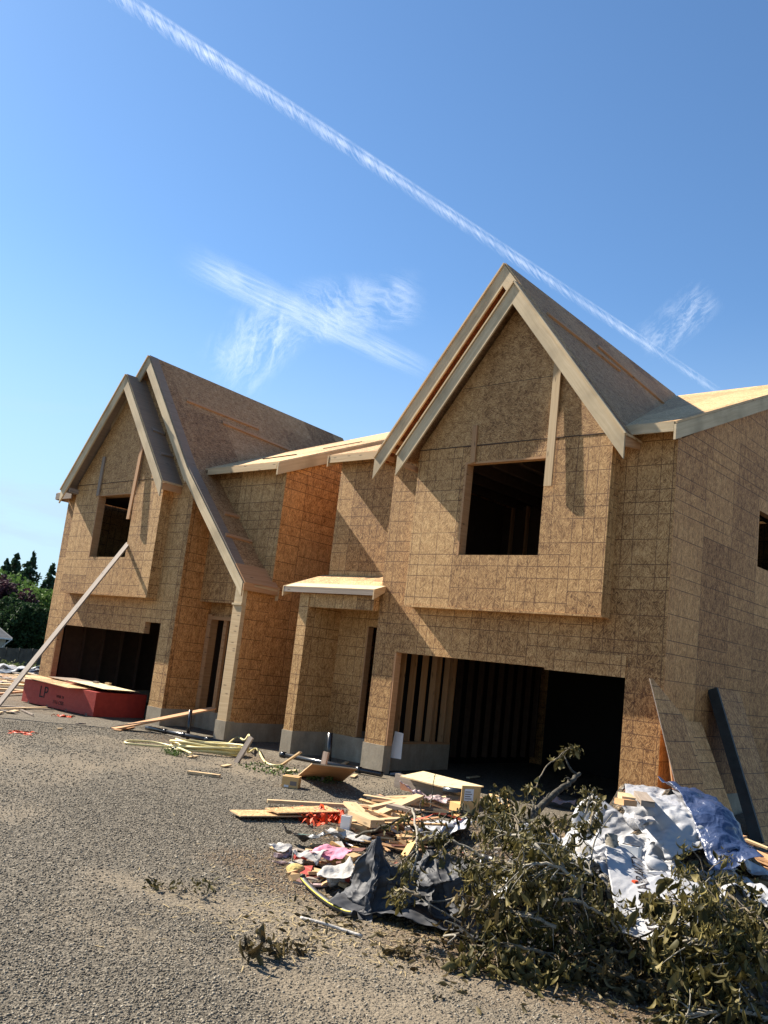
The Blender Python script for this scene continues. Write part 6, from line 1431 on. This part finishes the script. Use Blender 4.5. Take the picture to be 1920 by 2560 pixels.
for i in range(40):
    px, py = rng.uniform(-10, 95), rng.uniform(1684, 1712); P0 = gp(px, py, .05); a = rng.gauss(0, .5); d = Vector((math.cos(a), math.sin(a), 0)) * rng.uniform(.3, 1.4)
    bar('scrap_board', P0 - d, P0 + d, rng.uniform(.05, .2), .04, rng.choice(['pine', 'grey_wood', 'grey_wood', 'orange_wood']), 'scrap lumber strewn on the ground beyond the propped plank', 'board', 'scrap lumber beyond the propped plank')
# ================================================================ contrail and thin clouds, real things far up
def cloud_mat(name, build):
    g = G(name); uv = g.uv(); x, y, _ = g.sep(uv); a = build(g, uv, x, y)
    e = g.node('ShaderNodeBsdfTranslucent', {'Color': (1, 1, 1, 1)}); d = g.node('ShaderNodeBsdfDiffuse', {'Color': (1, 1, 1, 1)}); s = g.node('ShaderNodeMixShader', {0: .5, 1: e, 2: d})
    t = g.node('ShaderNodeBsdfTransparent'); g.surf(g.node('ShaderNodeMixShader', {0: a, 1: t, 2: s})); return g.mat
def contrail_a(g, uv, x, y):
    # x 0..1 along, y 0..1 across; scalloped lower rim, firm upper rim
    w = g.noise(g.comb(x * 60., y * 1.2, 0.), 1., 4, .6, dim='2D'); sc = g.noise(g.comb(x * 105. + y * 5., y * 1.3, 4.), 1., 4, .6, 1.2, dim='2D')
    core = g.mr((y - .66).f('ABSOLUTE'), .02, .15, 1., 0., smooth=True); puff = g.mr(y, .05, .38, 0., 1., smooth=True) * g.mr(y, .60, .78, 1., 0., smooth=True) * g.mr(sc, .42, .62, .0, 1.)
    lf = g.mr(g.noise(g.comb(x * 14., 3., 0.), 1., 3, .6, dim='2D'), .3, .7, .45, 1.15); a = (core * (w * .55) + puff * .32) * lf
    return (a * g.mr(x, .0, .02, .0, 1.) * g.mr(x, .93, 1., 1., .25)).f('MINIMUM', .8) * g.mr(x, 0., 1., .52, .30)
def air(px, py, z=3000.): return onZ(px, py, z)
def ribbon(name, mat, label, cat, c0, c1, half0, half1, nseg=60, bulge=.0, z=3000., thick=.12):
    P = [[], []]; mb = MB()
    for i in range(nseg + 1):
        t = i / nseg; cx, cy = c0[0] + (c1[0] - c0[0]) * t, c0[1] + (c1[1] - c0[1]) * t; hw = half0 + (half1 - half0) * t; L = math.hypot(c1[0] - c0[0], c1[1] - c0[1]); nx_, ny_ = -(c1[1] - c0[1]) / L, (c1[0] - c0[0]) / L
        for s_ in (0, 1): P[s_].append(air(cx + nx_ * hw * (1 - 2 * s_), cy + ny_ * hw * (1 - 2 * s_), z))
    K_ = 6
    for i in range(nseg):
        for k in range(K_):
            def pt(ii, kk, sgn):
                a, b = P[0][ii], P[1][ii]; f = kk / K_; return a.lerp(b, f) + Vector((0, 0, sgn * thick * (a - b).length * math.sin(math.pi * f)))
            for sgn in ((1,) if thick == 0 else (1, -1)):
                mb.quad([pt(i, k, sgn), pt(i + 1, k, sgn), pt(i + 1, k + 1, sgn), pt(i, k + 1, sgn)], smooth=True, uv=[(i / nseg, k / K_), ((i + 1) / nseg, k / K_), ((i + 1) / nseg, (k + 1) / K_), (i / nseg, (k + 1) / K_)])
    o = mb.build(name, mat); tag(o, label, cat); return o
ribbon('contrail', cloud_mat('contrail_vapour', contrail_a), 'long straight white contrail crossing the sky from top left to the near roof', 'contrail', (250, -42), (1830, 1002), 32, 13)
def cirrus_a(fx, fy, s1, s2, seed, amt, band=.5, lo=.42, hi=.8):
    def f(g, uv, x, y):
        wn = g.noise(g.comb(x * 3. + seed, y * 3., 0.), 1., 3, .5, dim='2D', out=1); wx, wy, _ = g.sep(wn)
        u = x + (wx - .5) * .22; v = y + (wy - .5) * .22
        st = g.noise(g.comb(u * fx + v * s1, v * fy + u * s2, seed * 1.), 1., 6, .62, .5, dim='2D'); st2 = g.noise(g.comb(x * 4. + seed, y * 4., 0.), 1., 3, .5, dim='2D')
        env = g.mr((x - .5).f('ABSOLUTE'), .25, .5, 1., 0., smooth=True) * g.mr((y - band).f('ABSOLUTE'), .08, .5, 1., 0., smooth=True)
        return (g.mr(st * .75 + st2 * .35, lo, hi) * env * amt).f('MINIMUM', .8)
    return f
ribbon('cirrus_cloud', cloud_mat('cirrus_streak', cirrus_a(6., 7., 3., 0., 3., .26, .5, .40, .90)), 'thin white cloud streak sloping down towards the near gable roof', 'cloud', (430, 628), (1110, 945), 60, 34, 30, z=5000., thick=.03)
ribbon('cirrus_cloud', cloud_mat('cirrus_feather_a', cirrus_a(14., 3., 6., 2., 11., .28, .5, .46, .92)), 'feathery wisps fanning up above the thin cloud streak', 'cloud', (700, 790), (1075, 735), 105, 80, 24, z=5200., thick=.03)
ribbon('cirrus_cloud', cloud_mat('cirrus_feather_b', cirrus_a(4., 12., 3., -4., 21., .28, .5, .46, .92)), 'curled wisp hanging below the thin cloud streak', 'cloud', (545, 960), (725, 760), 105, 120, 24, z=5100., thick=.03)
ribbon('cirrus_cloud', cloud_mat('cirrus_feather_c', cirrus_a(5., 10., 3., -4., 31., .20, .5, .50, .84)), 'faint wisps right of the contrail above the near roof', 'cloud', (1600, 880), (1790, 725), 70, 60, 24, z=5100., thick=.03)
ribbon('cirrus_cloud', cloud_mat('cirrus_left', cirrus_a(2., 7., 1., 0., 41., .75, .5, .30, .75)), 'pale low cloud band behind the far left tree tops', 'cloud', (-120, 1180), (260, 1225), 150, 130, 24, z=5100., thick=.02)
